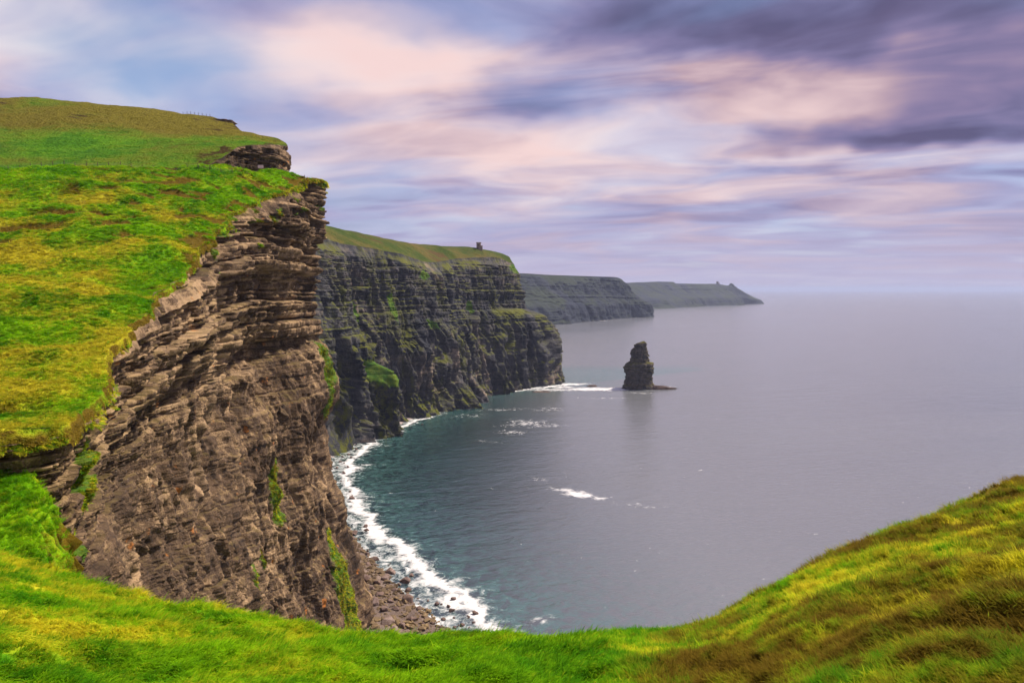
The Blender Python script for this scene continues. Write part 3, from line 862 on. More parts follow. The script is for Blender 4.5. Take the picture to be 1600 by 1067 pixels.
stF, soF = fore_dry(PH, XF, YF)
fore = link('foreground_slope', grid_mesh('foreground_slope', np.stack([XF, YF, ZF], -1), {'straw': stF, 'soil': soF}, flip=True), M_fore)
tag(fore, 'bright grassy saddle at the viewer\'s feet falling away to the sea', 'slope', kind='structure')

# grass shelf tucked below the rock band at the left edge
xs = np.linspace(0, 1, 150); ys = np.linspace(30, 53, 130)
US, YS = np.meshgrid(xs, ys)
edge = np.array([-0.655 * y - 1.2 for y in ys])[:, None] + 2.2 * fbm(YS / 4, 0.3, 0.9, 5, 0.62)
XS = edge - 46 * (1 - US) ** 1.6
over = np.clip((US - 0.88) / 0.12, 0, 1)
zS = np.interp(YS, [30, 40, 46, 53], [CAM_Z - 18.6, CAM_Z - 16.3, CAM_Z - 14.8, CAM_Z - 13.4])
zS = zS + 0.5 * fbm(XS / 4, YS / 4, 0.6, 4, 0.55) + 0.16 * fbm(XS / 0.9, YS / 0.9, 0.6, 3)
d_e = edge - XS
zS = zS - 1.4 * sstep(3.0, 0, d_e) ** 2 - over ** 2.2 * 20
XS = XS + over * 1.0 + 1.3 * sstep(0, 0.5, over) * fbm(zS / 1.6, YS / 1.6, 0.4, 4, 0.6)
shelf = link('grass_shelf', grid_mesh('grass_shelf', np.stack([XS, YS, zS], -1), {'straw': -0.5 + 0.8 * fbm(XS / 5, YS / 5, 0.5, 2), 'soil': np.maximum(over * 2.5, 0.0)}), M_fore)
tag(shelf, 'bright green grass shelf below the rock band at the left edge', 'slope', kind='structure')

# =================================================================== SEA
outer = np.array([sea_pt(*a)[:2] for a in [(905, 600), (800, 612), (735, 622), (700, 640), (640, 662), (600, 685), (560, 712), (553, 760), (580, 815), (630, 872), (690, 915), (750, 950), (800, 985), (850, 1040), (900, 1140)]])
to = np.arange(len(outer), dtype=float)
shore = catmull(to, outer, np.linspace(0, len(outer) - 1, 240))
gx = np.concatenate([[-60000, -30000, -12000, -5000, -2000, -900, -500], np.arange(-330, 330, 1.8), [360, 420, 500, 650, 900, 1400, 2200, 4000, 9000, 25000, 60000]])
gy = np.concatenate([[-3000, -800, -100, 60, 150, 200], np.arange(225, 620, 1.8), np.arange(620, 1240, 2.6), [1300, 1450, 1700, 2100, 2600, 2900], np.arange(3000, 4300, 40), [4600, 5200, 6000, 7000, 8000, 10000, 14000, 22000, 36000, 60000]])
GX, GY = np.meshgrid(gx, gy)


def seg_dist(X, Y, poly):
    best = np.full(X.shape, 1e9); tbest = np.zeros(X.shape); side = np.zeros(X.shape)
    for i in range(len(poly) - 1):
        a, b = poly[i], poly[i + 1]
        d = b - a; L = d @ d + 1e-9
        t = np.clip(((X - a[0]) * d[0] + (Y - a[1]) * d[1]) / L, 0, 1)
        dx = X - a[0] - t * d[0]; dy = Y - a[1] - t * d[1]
        dd = np.hypot(dx, dy)
        m = dd < best
        best = np.where(m, dd, best); tbest = np.where(m, (i + t) / (len(poly) - 1), tbest)
        side = np.where(m, d[0] * dy - d[1] * dx, side)
    return best, tbest, side


near_m = (GX > -330) & (GX < 330) & (GY > 200) & (GY < 1240)
foam = np.zeros(GX.shape)
bx, by = GX[near_m], GY[near_m]
dd, tb_, sd = seg_dist(bx, by, shore[::2])
sgn = np.where(sd < 0, -dd, dd)       # positive towards the open bay? resolved below
test = seg_dist(np.array([0.0]), np.array([600.0]), shore[::2])
if test[2][0] < 0:
    sgn = -sgn                        # now > 0 out in the bay, < 0 landward of the surf line
wob = 9 * fbm(bx / 28, by / 28, 0.4, 3)
sg = sgn + wob
fo = np.where(sg > 0, 0.8 * np.exp(-(sg / 9.0) ** 1.1), 0.64 - 0.12 * sstep(0, -30, sg) + 0.28 * (0.5 + 0.5 * np.cos(sg / 3.6 + 1.5 * fbm(bx / 14, by / 14, 2.2, 2))) * sstep(-34, -10, sg) + 0.30 * np.exp(-((sg + 2) / 4) ** 2))
fo = np.where(tb_ < 0.004, np.exp(-dd / 6), fo)
shallow = np.exp(-np.maximum(sg, 0) / 45)


def streak_f(px, py, lx, ly, amp, rot=0.0):
    c = sea_pt(px, py)
    dx, dy = bx - c[0], by - c[1]
    u = dx * math.cos(rot) + dy * math.sin(rot); v = -dx * math.sin(rot) + dy * math.cos(rot)
    wv = 0.35 * ly * perlin(u / (ly * 1.5 + 1), 0.2, px * 0.1)
    return amp * np.exp(-(u / lx) ** 2 - ((v - wv) / ly) ** 2)


for a in [(905, 772, 15, 9, 1.15, -0.35), (880, 765, 12, 6, 0.9, -0.3), (935, 778, 10, 6, 0.85, 0), (980, 788, 22, 6, 0.5, -0.1), (845, 750, 14, 7, 0.55, -0.9), (1020, 792, 14, 4, 0.4, 0),
          (930, 608, 60, 20, 1.15, 0.02), (860, 609, 50, 18, 0.9, 0.05), (962, 608, 22, 18, 1.25, 0), (800, 609, 50, 13, 0.95, 0.0), (895, 600, 30, 14, 1.1, 0), (880, 605, 24, 14, 1.0, 0),
          (820, 660, 36, 26, 0.66, 0.5), (850, 665, 28, 14, 0.62, 0), (790, 640, 46, 14, 0.55, 0.2), (800, 675, 24, 16, 0.6, 0.3), (860, 640, 30, 22, 0.5, 0.4), (760, 690, 20, 10, 0.42, 0),
          (735, 650, 30, 16, 0.5, 0.5), (570, 726, 14, 5, 0.75, 0.1), (840, 970, 8, 4, 0.8, 0.6), (710, 908, 10, 5, 0.7, 0.5), (1000, 614, 24, 10, 0.62, 0), (1040, 604, 20, 9, 0.7, 0), (945, 622, 46, 12, 0.5, 0)]:
    fo = np.maximum(fo, streak_f(*a))
foam[near_m] = fo
shl = np.zeros(GX.shape); shl[near_m] = shallow
sky_refl = np.where(GY < 1300, sstep(-70, 110, GX), 1.0)  # sky and cliff reflections put into the water colour: pale offshore, dark bay
sky_refl[(GY < 226)] = 0.0
for (px, py, lx, ly, amp) in [(918, 496, 70, 40, 1.1), (880, 500, 60, 35, 0.9), (940, 501, 60, 25, 0.8), (1040, 501, 40, 30, 0.6)]:
    c = sea_pt(px, py)
    foam = np.maximum(foam, amp * np.exp(-((GX - c[0]) / lx) ** 2 - ((GY - c[1]) / ly) ** 2) * (~near_m))
sea = link('sea', grid_mesh('sea', np.stack([GX, GY, np.zeros_like(GX)], -1), {'foam': foam, 'shallow': shl, 'open': sky_refl}), None)
m, t, b, geo = new_mat('sea_water', 0.10, 0.5)
b.inputs['IOR'].default_value = 2.0
pos = geo.outputs['Position']
rp = t.add('ShaderNodeVectorRotate', {'Vector': pos, 'Angle': R(-20)}, rotation_type='Z_AXIS').outputs[0]
wn1 = t.noise(t.scale(rp, (0.35, 1.0, 1.0)), 0.055, 3, 0.55, 0.3)
wn2 = t.noise(t.scale(rp, (0.55, 1.0, 1.0)), 0.22, 4, 0.6, 0.3)
wn3 = t.noise(rp, 0.9, 3, 0.6)
gust = t.noise(t.scale(rp, (0.4, 1, 1)), 0.006, 3, 0.55, 0.5)
h = t.math('ADD', t.math('ADD', t.math('MULTIPLY', wn1, 3.2), t.math('MULTIPLY', wn2, 1.9)), t.math('MULTIPLY', wn3, 0.40))
fa = t.add('ShaderNodeAttribute', attribute_name='foam').outputs['Fac']
sa = t.add('ShaderNodeAttribute', attribute_name='shallow').outputs['Fac']
fn1 = t.noise(pos, 0.16, 5, 0.68, 0.8)
fn2 = t.noise(pos, 0.55, 4, 0.7, 1.2)
fv = t.math('ADD', fa, t.math('ADD', t.math('MULTIPLY', t.math('SUBTRACT', fn1, 0.5), 2.2), t.math('MULTIPLY', t.math('SUBTRACT', fn2, 0.5), 0.8)))
fmask = t.ramp(fv, 0.38, 1.2)
caps = t.math('MULTIPLY', t.ramp(t.math('ADD', wn2, t.math('MULTIPLY', wn3, 0.35)), 0.90, 0.96), 0.6)
fmask = t.math('MAXIMUM', fmask, caps)
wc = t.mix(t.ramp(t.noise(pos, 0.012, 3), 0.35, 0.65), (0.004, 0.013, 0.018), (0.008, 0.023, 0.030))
refl_a = t.add('ShaderNodeAttribute', attribute_name='open').outputs['Fac']
wc = t.mix(refl_a, wc, t.mix(gust, (0.108, 0.116, 0.130), (0.146, 0.150, 0.162)))  # pale sky sheen painted into the base colour of open water
wc = t.mix(t.math('MULTIPLY', sa, t.ramp(fn1, 0.35, 0.65)), wc, (0.045, 0.125, 0.120))
col = t.mix(fmask, wc, (0.58, 0.58, 0.59))
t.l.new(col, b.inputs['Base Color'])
t.l.new(t.ramp(fmask, 0, 1, 0.19, 0.8), b.inputs['Roughness'])
bp = t.add('ShaderNodeBump', {'Height': h, 'Distance': 1.0, 'Strength': t.ramp(gust, 0.35, 0.65, 0.34, 0.52)})
t.l.new(bp.outputs[0], b.inputs['Normal'])
sea.data.materials.append(m)
tag(sea, 'grey lavender sea with white surf along the cliffs', 'sea', kind='structure')

# =================================================================== BEACHES
def strip(name, pts_in, pts_out, z_in, z_out, n, mrow, mat, label):
    k = np.arange(len(pts_in), dtype=float)
    u = np.linspace(0, len(pts_in) - 1, n)
    A = catmull(k, np.array(pts_in, float), u); B = catmull(k, np.array(pts_out, float), u)
    v = np.linspace(0, 1, mrow)[:, None, None]
    XY = A[None] + (B - A)[None] * v
    z = z_in + (z_out - z_in) * v[..., 0] ** 0.8 + 0.5 * fbm(XY[..., 0] / 5, XY[..., 1] / 5, 0.2, 4, 0.6)
    o = link(name, grid_mesh(name, np.concatenate([XY, z[..., None]], -1)), mat)
    if o.data.polygons[0].normal.z < 0:
        o.data.flip_normals()
    return tag(o, label, 'beach', kind='structure')


S2 = lambda px, py: sea_pt(px, py)[:2]
cove = strip('cove_beach', [(-62, 200), (-72, 240), (-78, 270), (-86, 300), (-92, 340), (-104, 380), (-116, 420)],
             [(5, 215), (-12, 250), (-22, 276), (-33, 292), (-58, 330), (-82, 372), (-100, 410)], 5.0, -0.3, 120, 60, M_beach, 'dark boulder strewn beach at the foot of the near cliff')
strip('shingle_beach', [S2(480, 700), S2(505, 684), S2(550, 666), S2(595, 650), S2(640, 638), S2(685, 631)],
      [S2(500, 730), S2(538, 704), S2(582, 683), S2(626, 664), S2(662, 649), S2(704, 640)], 7.0, -0.3, 120, 30, M_shingle, 'pale shingle beach below the tower cliff')

# =================================================================== SEA STACK
def ring_rock(name, levels, nseg, nlev, center, depth_ratio, mat, beds, size, amps, parent=None, seed=0.0, rag=1.0):
    """levels: (height, left, right) extents in metres from the centre line"""
    L = np.array(levels, float)
    zt = np.linspace(L[0, 0], L[-1, 0], nlev)
    lr = np.stack([np.interp(zt, L[:, 0], L[:, 1]), np.interp(zt, L[:, 0], L[:, 2])], 1)
    th = np.linspace(0, 2 * np.pi, nseg, endpoint=False)
    cx = (lr[:, 0] + lr[:, 1]) / 2; rad = (lr[:, 1] - lr[:, 0]) / 2
    TH, ZZ = np.meshgrid(th, zt)
    sq = (np.abs(np.cos(TH)) ** 3 + np.abs(np.sin(TH)) ** 3) ** (-1 / 3)
    RX = rad[:, None] * sq; RY = rad[:, None] * depth_ratio * sq
    X = cx[:, None] + RX * np.cos(TH); Y = RY * np.sin(TH)
    S = TH * np.maximum(rad[:, None], 4)
    bd, tone = bedded(TH * 18, ZZ, X + seed, Y, beds, size, amps[0], amps[1])
    D = bd + amps[2] * fbm(X / (6 * size) + seed, Y / (6 * size), ZZ / (7 * size), 4, 0.55) \
        + amps[3] * ridged(X / (3 * size), Y / (3 * size), ZZ / (9 * size) + seed, 3)
    D = D * np.minimum(1, rad[:, None] / 6)
    k = 1 + D / np.maximum(np.hypot(RX, RY) * 0.8, 0.5)
    X = cx[:, None] + (X - cx[:, None]) * k; Y = Y * k
    P = np.stack([X + center[0], Y + center[1], ZZ + center[2]], -1)
    P[-1] = P[-1].mean(0)
    o = link(name, grid_mesh(name, P, {'grass': np.zeros(P.shape[:2]), 'tone': tone - 0.5}, wrap=True), mat, parent)
    return o


stk = sea_pt(1000, 608.5)
mpp = stk[1] / FPX
bedsS = make_beds(-5, 90, 1.2, 5.0, 33)
root = bpy.data.objects.new('sea_stack', None)
root.location = (0, 0, 0)
COL.objects.link(root)
tag(root, 'lone dark pointed sea stack rising from the water off the headland', 'sea stack')
sc = mpp / 9.7
lv = [(870, 165, 605), (840, 170, 600), (800, 200, 597), (740, 205, 590), (690, 200, 585), (640, 198, 600), (590, 190, 607), (540, 183, 598), (535, 205, 585), (500, 208, 588), (470, 240, 590), (455, 258, 545), (420, 280, 535), (370, 290, 522), (300, 285, 505), (265, 290, 495), (230, 330, 490), (190, 350, 486), (165, 375, 484), (150, 430, 480), (135, 450, 475)]
levels = [((870 - y) * sc, (l - 388) * sc, (r_ - 388) * sc) for y, l, r_ in lv]
ring_rock('rock_tower', levels, 150, 170, (stk[0], stk[1] + 14, -0.4), 0.8, M_stack, bedsS, 1.6, (1.2, 2.2, 1.2, 1.4), root)
shelf_lv = [(0, -17, 50), (1.6, -16, 47), (3.0, -15, 41), (4.4, -14, 32), (5.2, -11, 20), (5.4, -2, 4)]
ring_rock('rock_shelf', shelf_lv, 150, 24, (stk[0], stk[1] + 8, -0.5), 0.30, M_reef, make_beds(-2, 9, 0.6, 1.5, 2), 1.0, (1.0, 2.2, 4.5, 3.0), root, seed=4.0)

# pinnacle at the corner of the tower cliff, with a small stack below the middle headland
pc = pt(864, 598, 1062)
o = ring_rock('rock_pinnacle', [(0, -9, 9), (10, -7, 7), (25, -6, 5.5), (38, -5, 4), (48, -5, 4.5), (54, -3.5, 4.5), (60, -1.5, 3.5), (62, 0, 2)], 60, 70, (pc[0] + 1, 1062, -0.4), 1.0, M_stack, bedsS, 1.5, (0.8, 0.9, 1.2, 0.6), seed=9.0)
tag(o, 'thin rock pinnacle leaning at the seaward corner of the tower cliff', 'rock')
sp = sea_pt(904, 497.5)
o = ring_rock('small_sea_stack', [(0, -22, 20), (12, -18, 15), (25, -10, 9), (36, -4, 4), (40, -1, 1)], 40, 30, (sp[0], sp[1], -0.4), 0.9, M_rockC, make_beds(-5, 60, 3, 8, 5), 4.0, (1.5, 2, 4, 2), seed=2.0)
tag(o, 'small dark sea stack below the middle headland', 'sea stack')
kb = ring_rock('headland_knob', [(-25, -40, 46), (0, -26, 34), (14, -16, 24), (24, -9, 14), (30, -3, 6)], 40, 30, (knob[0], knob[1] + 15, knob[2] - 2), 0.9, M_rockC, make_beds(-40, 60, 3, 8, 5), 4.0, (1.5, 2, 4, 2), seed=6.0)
tag(kb, 'rounded rock knob near the end of the distant headland', 'rock')

lp = pt(349, 196, 393)
o = ring_rock('skyline_rock', [(-6, -7, 4), (-2, -6, 3.5), (0.5, -6, 4), (1.6, -7, 6.0), (2.6, -8, 7.5), (3.4, -8, 6.8), (3.8, -3, 1)], 50, 40, (lp[0] - 1, lp[1], lp[2] - 1.2), 0.8, M_rock, make_beds(-10, 10, 0.4, 1.2, 5), 0.8, (0.5, 0.7, 0.6, 0.3), seed=12.0)
tag(o, 'small overhanging rock lip on the hilltop skyline', 'rock')

# reefs awash
rs = np.random.RandomState(3)
for i, (px, py, lx, ly, hgt, lab) in enumerate([(846, 612.5, 13, 5, 1.6, 'flat reddish reef in the white wash left of the sea stack'),
                                                (925, 603.5, 7, 4, 2.4, 'small dark rock awash between the tower cliff and the sea stack')]):
    c = sea_pt(px, py)
    o = ring_rock('reef', [(0, -lx, lx), (hgt * 0.5, -lx * 0.85, lx * 0.9), (hgt * 0.9, -lx * 0.5, lx * 0.6), (hgt, -lx * 0.1, lx * 0.2)], 60, 14, (c[0], c[1], -0.4), ly / lx, M_reef, make_beds(-2, 9, 0.6, 1.5, 2), 1.0, (0.5, 1.0, 1.5, 0.8), seed=3.0 * i)
    tag(o, lab, 'reef')

# =================================================================== BOULDERS
def hull_mesh(name, seed, flat=0.7, n=16, long=1.25):
    rs = np.random.RandomState(seed)
    bm = bmesh.new()
    for _ in range(n):
        v = rs.normal(size=3); v /= np.linalg.norm(v)
        v *= 0.5 * (0.82 + 0.3 * rs.rand())
        bm.verts.new((v[0] * long, v[1], v[2] * flat))
    r = bmesh.ops.convex_hull(bm, input=bm.verts)
    bmesh.ops.delete(bm, geom=[e for e in r['geom_interior'] if isinstance(e, bmesh.types.BMVert)], context='VERTS')
    bmesh.ops.bevel(bm, geom=list(bm.edges), offset=0.035, segments=1, affect='EDGES')
    bmesh.ops.recalc_face_normals(bm, faces=bm.faces)
    return bm_mesh(name, bm)


def bvh_of(o):
    me = o.data
    co = np.empty(len(me.vertices) * 3, np.float32); me.vertices.foreach_get('co', co)
    return BVHTree.FromPolygons([tuple(v) for v in co.reshape(-1, 3)], [tuple(p.vertices) for p in me.polygons])


bv = bvh_of(cove)
bmesh_pool = [hull_mesh('boulder', 40 + i, 0.55 + 0.3 * (i % 3) / 2, 14 + i % 5, 1.1 + 0.35 * (i % 4) / 3) for i in range(10)]
for me in bmesh_pool:
    me.materials.append(M_bould)
big = [(135, 465, 36, 'lone reddish boulder awash near the middle of the cove surf'), (293, 770, 52, 'wide flat topped boulder at the upper edge of the rocky beach'),
       (273, 802, 44, 'squarish dark boulder just landward of the surf line'), (358, 807, 50, 'blocky boulder standing in the surf right of the squarish one'),
       (370, 888, 60, 'largest pale boulder standing in white surf near the cove beach'), (233, 720, 40, 'rounded boulder above the beach in the surf'),
       (285, 992, 62, 'big slab lying at the foot of the near cliff'), (385, 978, 46, 'long boulder among the cobbles at the water edge'), (190, 818, 46, 'dark boulder against the cliff foot at the head of the beach'),
       (240, 832, 42, 'dark boulder behind the squarish one on the beach'), (308, 852, 36, 'upright boulder on the surf line beside the cobbles'), (548, 937, 30, 'outlying boulder in the broad white surf'),
       (555, 890, 24, 'small boulder seaward of all the others in the surf'), (143, 612, 25, 'small boulder by the cliff corner, first below the lone reddish one'), (137, 645, 26, 'small boulder by the cliff corner, second below the lone reddish one')]
more = [(153, 717, 30), (200, 750, 32), (172, 693, 20), (196, 703, 22), (368, 852, 32), (412, 930, 25), (440, 932, 25), (488, 911, 25), (592, 1000, 26), (530, 1012, 24), (655, 1035, 24), (690, 1050, 20), (513, 975, 22),
        (450, 898, 16), (620, 968, 16), (330, 830, 20), (560, 1010, 18), (575, 1030, 20), (620, 1045, 22), (470, 990, 26), (430, 1000, 24), (500, 1040, 22), (540, 1050, 18), (600, 1055, 20), (640, 990, 14), (200, 690, 16), (120, 290, 18), (95, 300, 14), (110, 265, 16),
        (85, 320, 16), (70, 345, 16), (130, 300, 14), (150, 270, 14), (195, 235, 14), (215, 225, 14), (240, 200, 12), (425, 165, 14), (215, 860, 34), (250, 880, 38), (230, 920, 44), (290, 905, 36), (320, 940, 34), (265, 950, 40), (345, 1010, 40), (310, 1030, 44), (400, 1035, 34)]
nb = 0


def put_boulder(zx, zy, sz, label, grp):
    global nb
    p = sea_pt(500 + zx / 2.667, 600 + zy / 2.667 + sz / 2.667 * 0.3)
    size = sz / 2.667 * p[1] / FPX
    me = bmesh_pool[nb % len(bmesh_pool)]
    o = bpy.data.objects.new('boulder', me)
    COL.objects.link(o)
    hit = bv.ray_cast(Vector((p[0], p[1], 50)), Vector((0, 0, -1)))
    gz = max(hit[0].z, 0.0) if hit[0] is not None else 0.0
    o.location = (p[0], p[1], gz + max(0.12 * size, 0.15))
    o.scale = (size * 1.0, size * (0.85 + 0.25 * random.random()), size * (0.95 + 0.25 * random.random()))
    o.rotation_euler = (random.uniform(-0.25, 0.25), random.uniform(-0.25, 0.25), random.uniform(0, 6.28))
    tag(o, label, 'boulder', grp)
    nb += 1
    return o


for zx, zy, sz, lab in big:
    put_boulder(zx, zy, sz, lab, 'boulders in the cove')
ORD = ['first', 'second', 'third', 'fourth', 'fifth', 'sixth', 'seventh', 'eighth', 'ninth', 'tenth', 'eleventh', 'twelfth', 'thirteenth', 'fourteenth', 'fifteenth', 'sixteenth', 'seventeenth', 'eighteenth']
zones = [(0, 400, 'far cove surf by the shingle beach'), (400, 800, 'surf beside the near cliff corner'), (800, 960, 'surf off the cobble beach'), (960, 2000, 'surf just above the foreground grass')]
for z0, z1, zn in zones:
    sub = sorted([m_ for m_ in more if z0 <= m_[1] < z1])
    for k, (zx, zy, sz) in enumerate(sub):
        put_boulder(zx, zy, sz, 'medium boulder in the %s, %s from the left' % (zn, ORD[k]), 'boulders in the cove')
rsb = np.random.RandomState(21)
made = 0
while made < 110:
    u = rsb.rand() * (len(outer) - 6) + 5
    i = int(u)
    if i >= len(outer) - 1:
        continue
    a = outer[i] + (outer[i + 1] - outer[i]) * (u - i)
    d = outer[i + 1] - outer[i]; nrm = np.array((-d[1], d[0])); nrm /= np.linalg.norm(nrm)
    if (np.array((0, 600)) - a) @ nrm > 0:
        nrm = -nrm
    q = a + nrm * (4 + 34 * rsb.rand() ** 0.8)
    if q[1] > 640 or q[1] < 262:
        continue
    me = bmesh_pool[rsb.randint(len(bmesh_pool))]
    o = bpy.data.objects.new('boulder', me)
    COL.objects.link(o)
    sz = 1.2 + 2.6 * rsb.rand() ** 2.5
    o.location = (q[0], q[1], 0.12 * sz)
    o.scale = (sz, sz * (0.8 + 0.4 * rsb.rand()), sz * (0.8 + 0.4 * rsb.rand()))
    o.rotation_euler = (rsb.rand() * 0.5, rsb.rand() * 0.5, rsb.rand() * 6.28)
    tag(o, 'small brown rock poking through the cove foam', 'rock', 'small rocks in the cove foam')
    o.name = 'surf_rock'
    made += 1


# cobbles on the cove beach: past counting, one object
def joined_stones(name, spots, mat, seeds, label):
    V, F = [], []
    protos = []
    for sd in seeds:
        me = hull_mesh('tmp', sd, 0.6, 11, 1.25)
        protos.append((np.array([v.co[:] for v in me.vertices]), [tuple(p.vertices) for p in me.polygons]))
        bpy.data.meshes.remove(me)
    off = 0
    rs = np.random.RandomState(5)
    for (x, y, z, s) in spots:
        v, f = protos[rs.randint(len(protos))]
        a = rs.rand() * 6.28; tx = rs.normal() * 0.25
        Rm = np.array(Matrix.Rotation(a, 3, 'Z') @ Matrix.Rotation(tx, 3, 'X'))
        V.append((v * s * (0.8 + 0.4 * rs.rand(3))) @ Rm.T + (x, y, z))
        F += [tuple(i + off for i in q) for q in f]
        off += len(v)
    me = poly_mesh(name, np.concatenate(V), F)
    o = link(name, me, mat)
    return tag(o, label, 'cobbles', kind='stuff')


spots = []
rsc = np.random.RandomState(9)
while len(spots) < 1500:
    y = 255 + 150 * rsc.rand() ** 1.3
    xa = np.interp(y, [255, 280, 300, 340, 380, 420], [-74, -79, -86, -92, -104, -116]); xb = np.interp(y, [250, 276, 292, 330, 372, 410], [-12, -22, -33, -58, -82, -100])
    x = xa + (xb - xa) * rsc.rand()
    hit = bv.ray_cast(Vector((x, y, 50)), Vector((0, 0, -1)))
    if hit[0] is None:
        continue
    s = 1.0 + 3.0 * rsc.rand() ** 2.5
    spots.append((x, y, hit[0].z + 0.1 * s, s))
joined_stones('cobbles', spots, M_cobb, range(60, 68), 'ochre and brown cobbles covering the cove beach')

# =================================================================== WATCH TOWERS
def stone_mat():
    m, t, b, geo = new_mat('tower_stone', 0.9, 0.15)
    tc = t.add('ShaderNodeTexCoord').outputs['Object']
    br = t.add('ShaderNodeTexBrick', {'Vector': tc, 'Color1': (0.26, 0.19, 0.155, 1), 'Color2': (0.19, 0.145, 0.125, 1), 'Mortar': (0.12, 0.10, 0.09, 1), 'Scale': 1.6})
    c = t.mix(t.noise(tc, 1.5, 4), br.outputs[0], (0.24, 0.18, 0.15))
    t.l.new(c, b.inputs['Base Color'])
    return m


M_stone = stone_mat()
M_dark, _, _b, _ = new_mat('dark_opening', 0.8, 0.1)
_b.inputs['Base Color'].default_value = (0.02, 0.02, 0.022, 1)


def watch_tower(name, label, x, y, z, s=1.0):
    root = bpy.data.objects.new(name, None)
    root.location = (x, y, z)
    COL.objects.link(root)
    tag(root, label, 'tower')
    bm = bmesh.new()
    ring = 28
    r0, r1, h = 3.4 * s, 3.15 * s, 8.2 * s
    vb = [bm.verts.new((r0 * math.cos(6.2832 * i / ring), r0 * math.sin(6.2832 * i / ring), -2.0)) for i in range(ring)]
    vt = [bm.verts.new((r1 * math.cos(6.2832 * i / ring), r1 * math.sin(6.2832 * i / ring), h)) for i in range(ring)]
    for i in range(ring):
        bm.faces.new((vb[i], vb[(i + 1) % ring], vt[(i + 1) % ring], vt[i]))
    bm.faces.new(vt)
    link('wall', bm_mesh('wall', bm), M_stone, root)
    bm = bmesh.new()
    bmesh.ops.create_cone(bm, cap_ends=True, segments=28, radius1=3.3 * s, radius2=3.65 * s, depth=0.7 * s, matrix=Matrix.Translation((0, 0, h + 0.352 * s)))
    link('cornice', bm_mesh('cornice', bm), M_stone, root)
    mer = bmesh.new()
    box_bm(mer, 0, 0, 0, 0.5 * s, 0.95 * s, 0.9 * s)
    mm = bm_mesh('merlon', mer); mm.materials.append(M_stone)
    for i in range(12):
        a = 6.2832 * i / 12
        o = bpy.data.objects.new('merlon', mm); COL.objects.link(o); o.parent = root
        o.location = (3.3 * s * math.cos(a), 3.3 * s * math.sin(a), h + 1.15 * s); o.rotation_euler = (0, 0, a)
    bm = bmesh.new()
    box_bm(bm, 3.9 * s, -0.5 * s, 1.3 * s, 3.2 * s, 4.2 * s, 6.6 * s)
    wing = link('square_turret', bm_mesh('square_turret', bm), M_stone, root)
    cap = bmesh.new()
    box_bm(cap, 3.9 * s, -0.5 * s, 4.85 * s, 3.5 * s, 4.5 * s, 0.5 * s)
    link('coping', bm_mesh('coping', cap), M_stone, wing)
    for (a, zz, ww, hh) in [(-1.57, 5.6, 0.8, 1.4), (-2.3, 5.6, 0.7, 1.3), (-1.9, 1.4, 1.1, 2.2), (-0.9, 5.6, 0.7, 1.3)]:
        bm = bmesh.new()
        box_bm(bm, 0, 0, 0, ww * s, 0.35 * s, hh * s)
        o = link('window' if zz > 3 else 'door', bm_mesh('window', bm), M_dark, root)
        rr_ = (3.4 - 0.25 * zz / 8.2) * s - 0.1 * s
        o.location = (rr_ * math.cos(a), rr_ * math.sin(a), zz * s); o.rotation_euler = (0, 0, a + math.pi / 2)
    return root


tp = pt(748, 387.5, 1030)
watch_tower('watch_tower', 'small round stone watch tower with a square turret on the headland skyline', tp[0], tp[1], float(topB(np.array([tp[0]]), np.array([tp[1]]))[0]), 1.05)
tp2 = pt(1123, 443.5, 6520)
watch_tower('ruined_tower', 'tiny ruined tower on the distant hazy headland', tp2[0], tp2[1] + 40, tp2[2] - 8, 3.2)

# =================================================================== FENCE AND NOTICE ON THE HILLSIDE
M_post, _, _b, _ = new_mat('weathered_wood', 0.9, 0.1)
_b.inputs['Base Color'].default_value = (0.10, 0.075, 0.05, 1)
M_wire, _, _b, _ = new_mat('fence_wire', 0.5, 0.4)
_b.inputs['Base Color'].default_value = (0.20, 0.19, 0.18, 1)
hb = bvh_of(hillside)


def ground_at(x, y, bvh, zdef):
    h = bvh.ray_cast(Vector((x, y, 500)), Vector((0, 0, -1)))
    return h[0].z if h[0] is not None else zdef


def post_mesh(h, r):
    bm = bmesh.new()
    bmesh.ops.create_cone(bm, cap_ends=True, segments=7, radius1=r, radius2=r * 0.85, depth=h, matrix=Matrix.Translation((0, 0, h / 2 - 0.25)))
    for v in bm.verts:
        if v.co.z > h * 0.5:
            v.co.x += 0.02
    return bm_mesh('post', bm)


def fence(label, pts, bvh, h=1.7):
    p0 = pts[0]
    root = bpy.data.objects.new('wire_fence', None)
    root.location = (p0[0], p0[1], ground_at(p0[0], p0[1], bvh, 180))
    COL.objects.link(root)
    tag(root, label, 'fence')
    pm = post_mesh(h + 0.25, 0.11); pm.materials.append(M_post)
    tops = []
    for (x, y) in pts:
        z = ground_at(x, y, bvh, 180)
        o = bpy.data.objects.new('post', pm); COL.objects.link(o); o.parent = root
        o.location = (x - root.location.x, y - root.location.y, z - root.location.z)
        o.rotation_euler = (random.uniform(-0.1, 0.1), random.uniform(-0.12, 0.12), random.uniform(0, 6))
        tops.append(np.array(o.location) + (0, 0, 0))
    for fz in (0.45, 0.8, 1.15):
        bm = bmesh.new()
        for a, c in zip(tops[:-1], tops[1:]):
            va, vc = Vector(a) + Vector((0, 0, fz)), Vector(c) + Vector((0, 0, fz))
            dv = vc - va
            mtx = Matrix.Translation((va + vc) / 2) @ dv.to_track_quat('Z', 'Y').to_matrix().to_4x4()
            bmesh.ops.create_cone(bm, cap_ends=False, segments=4, radius1=0.012, radius2=0.012, depth=dv.length, matrix=mtx)
        link('wire', bm_mesh('wire', bm), M_wire, root)
    return root


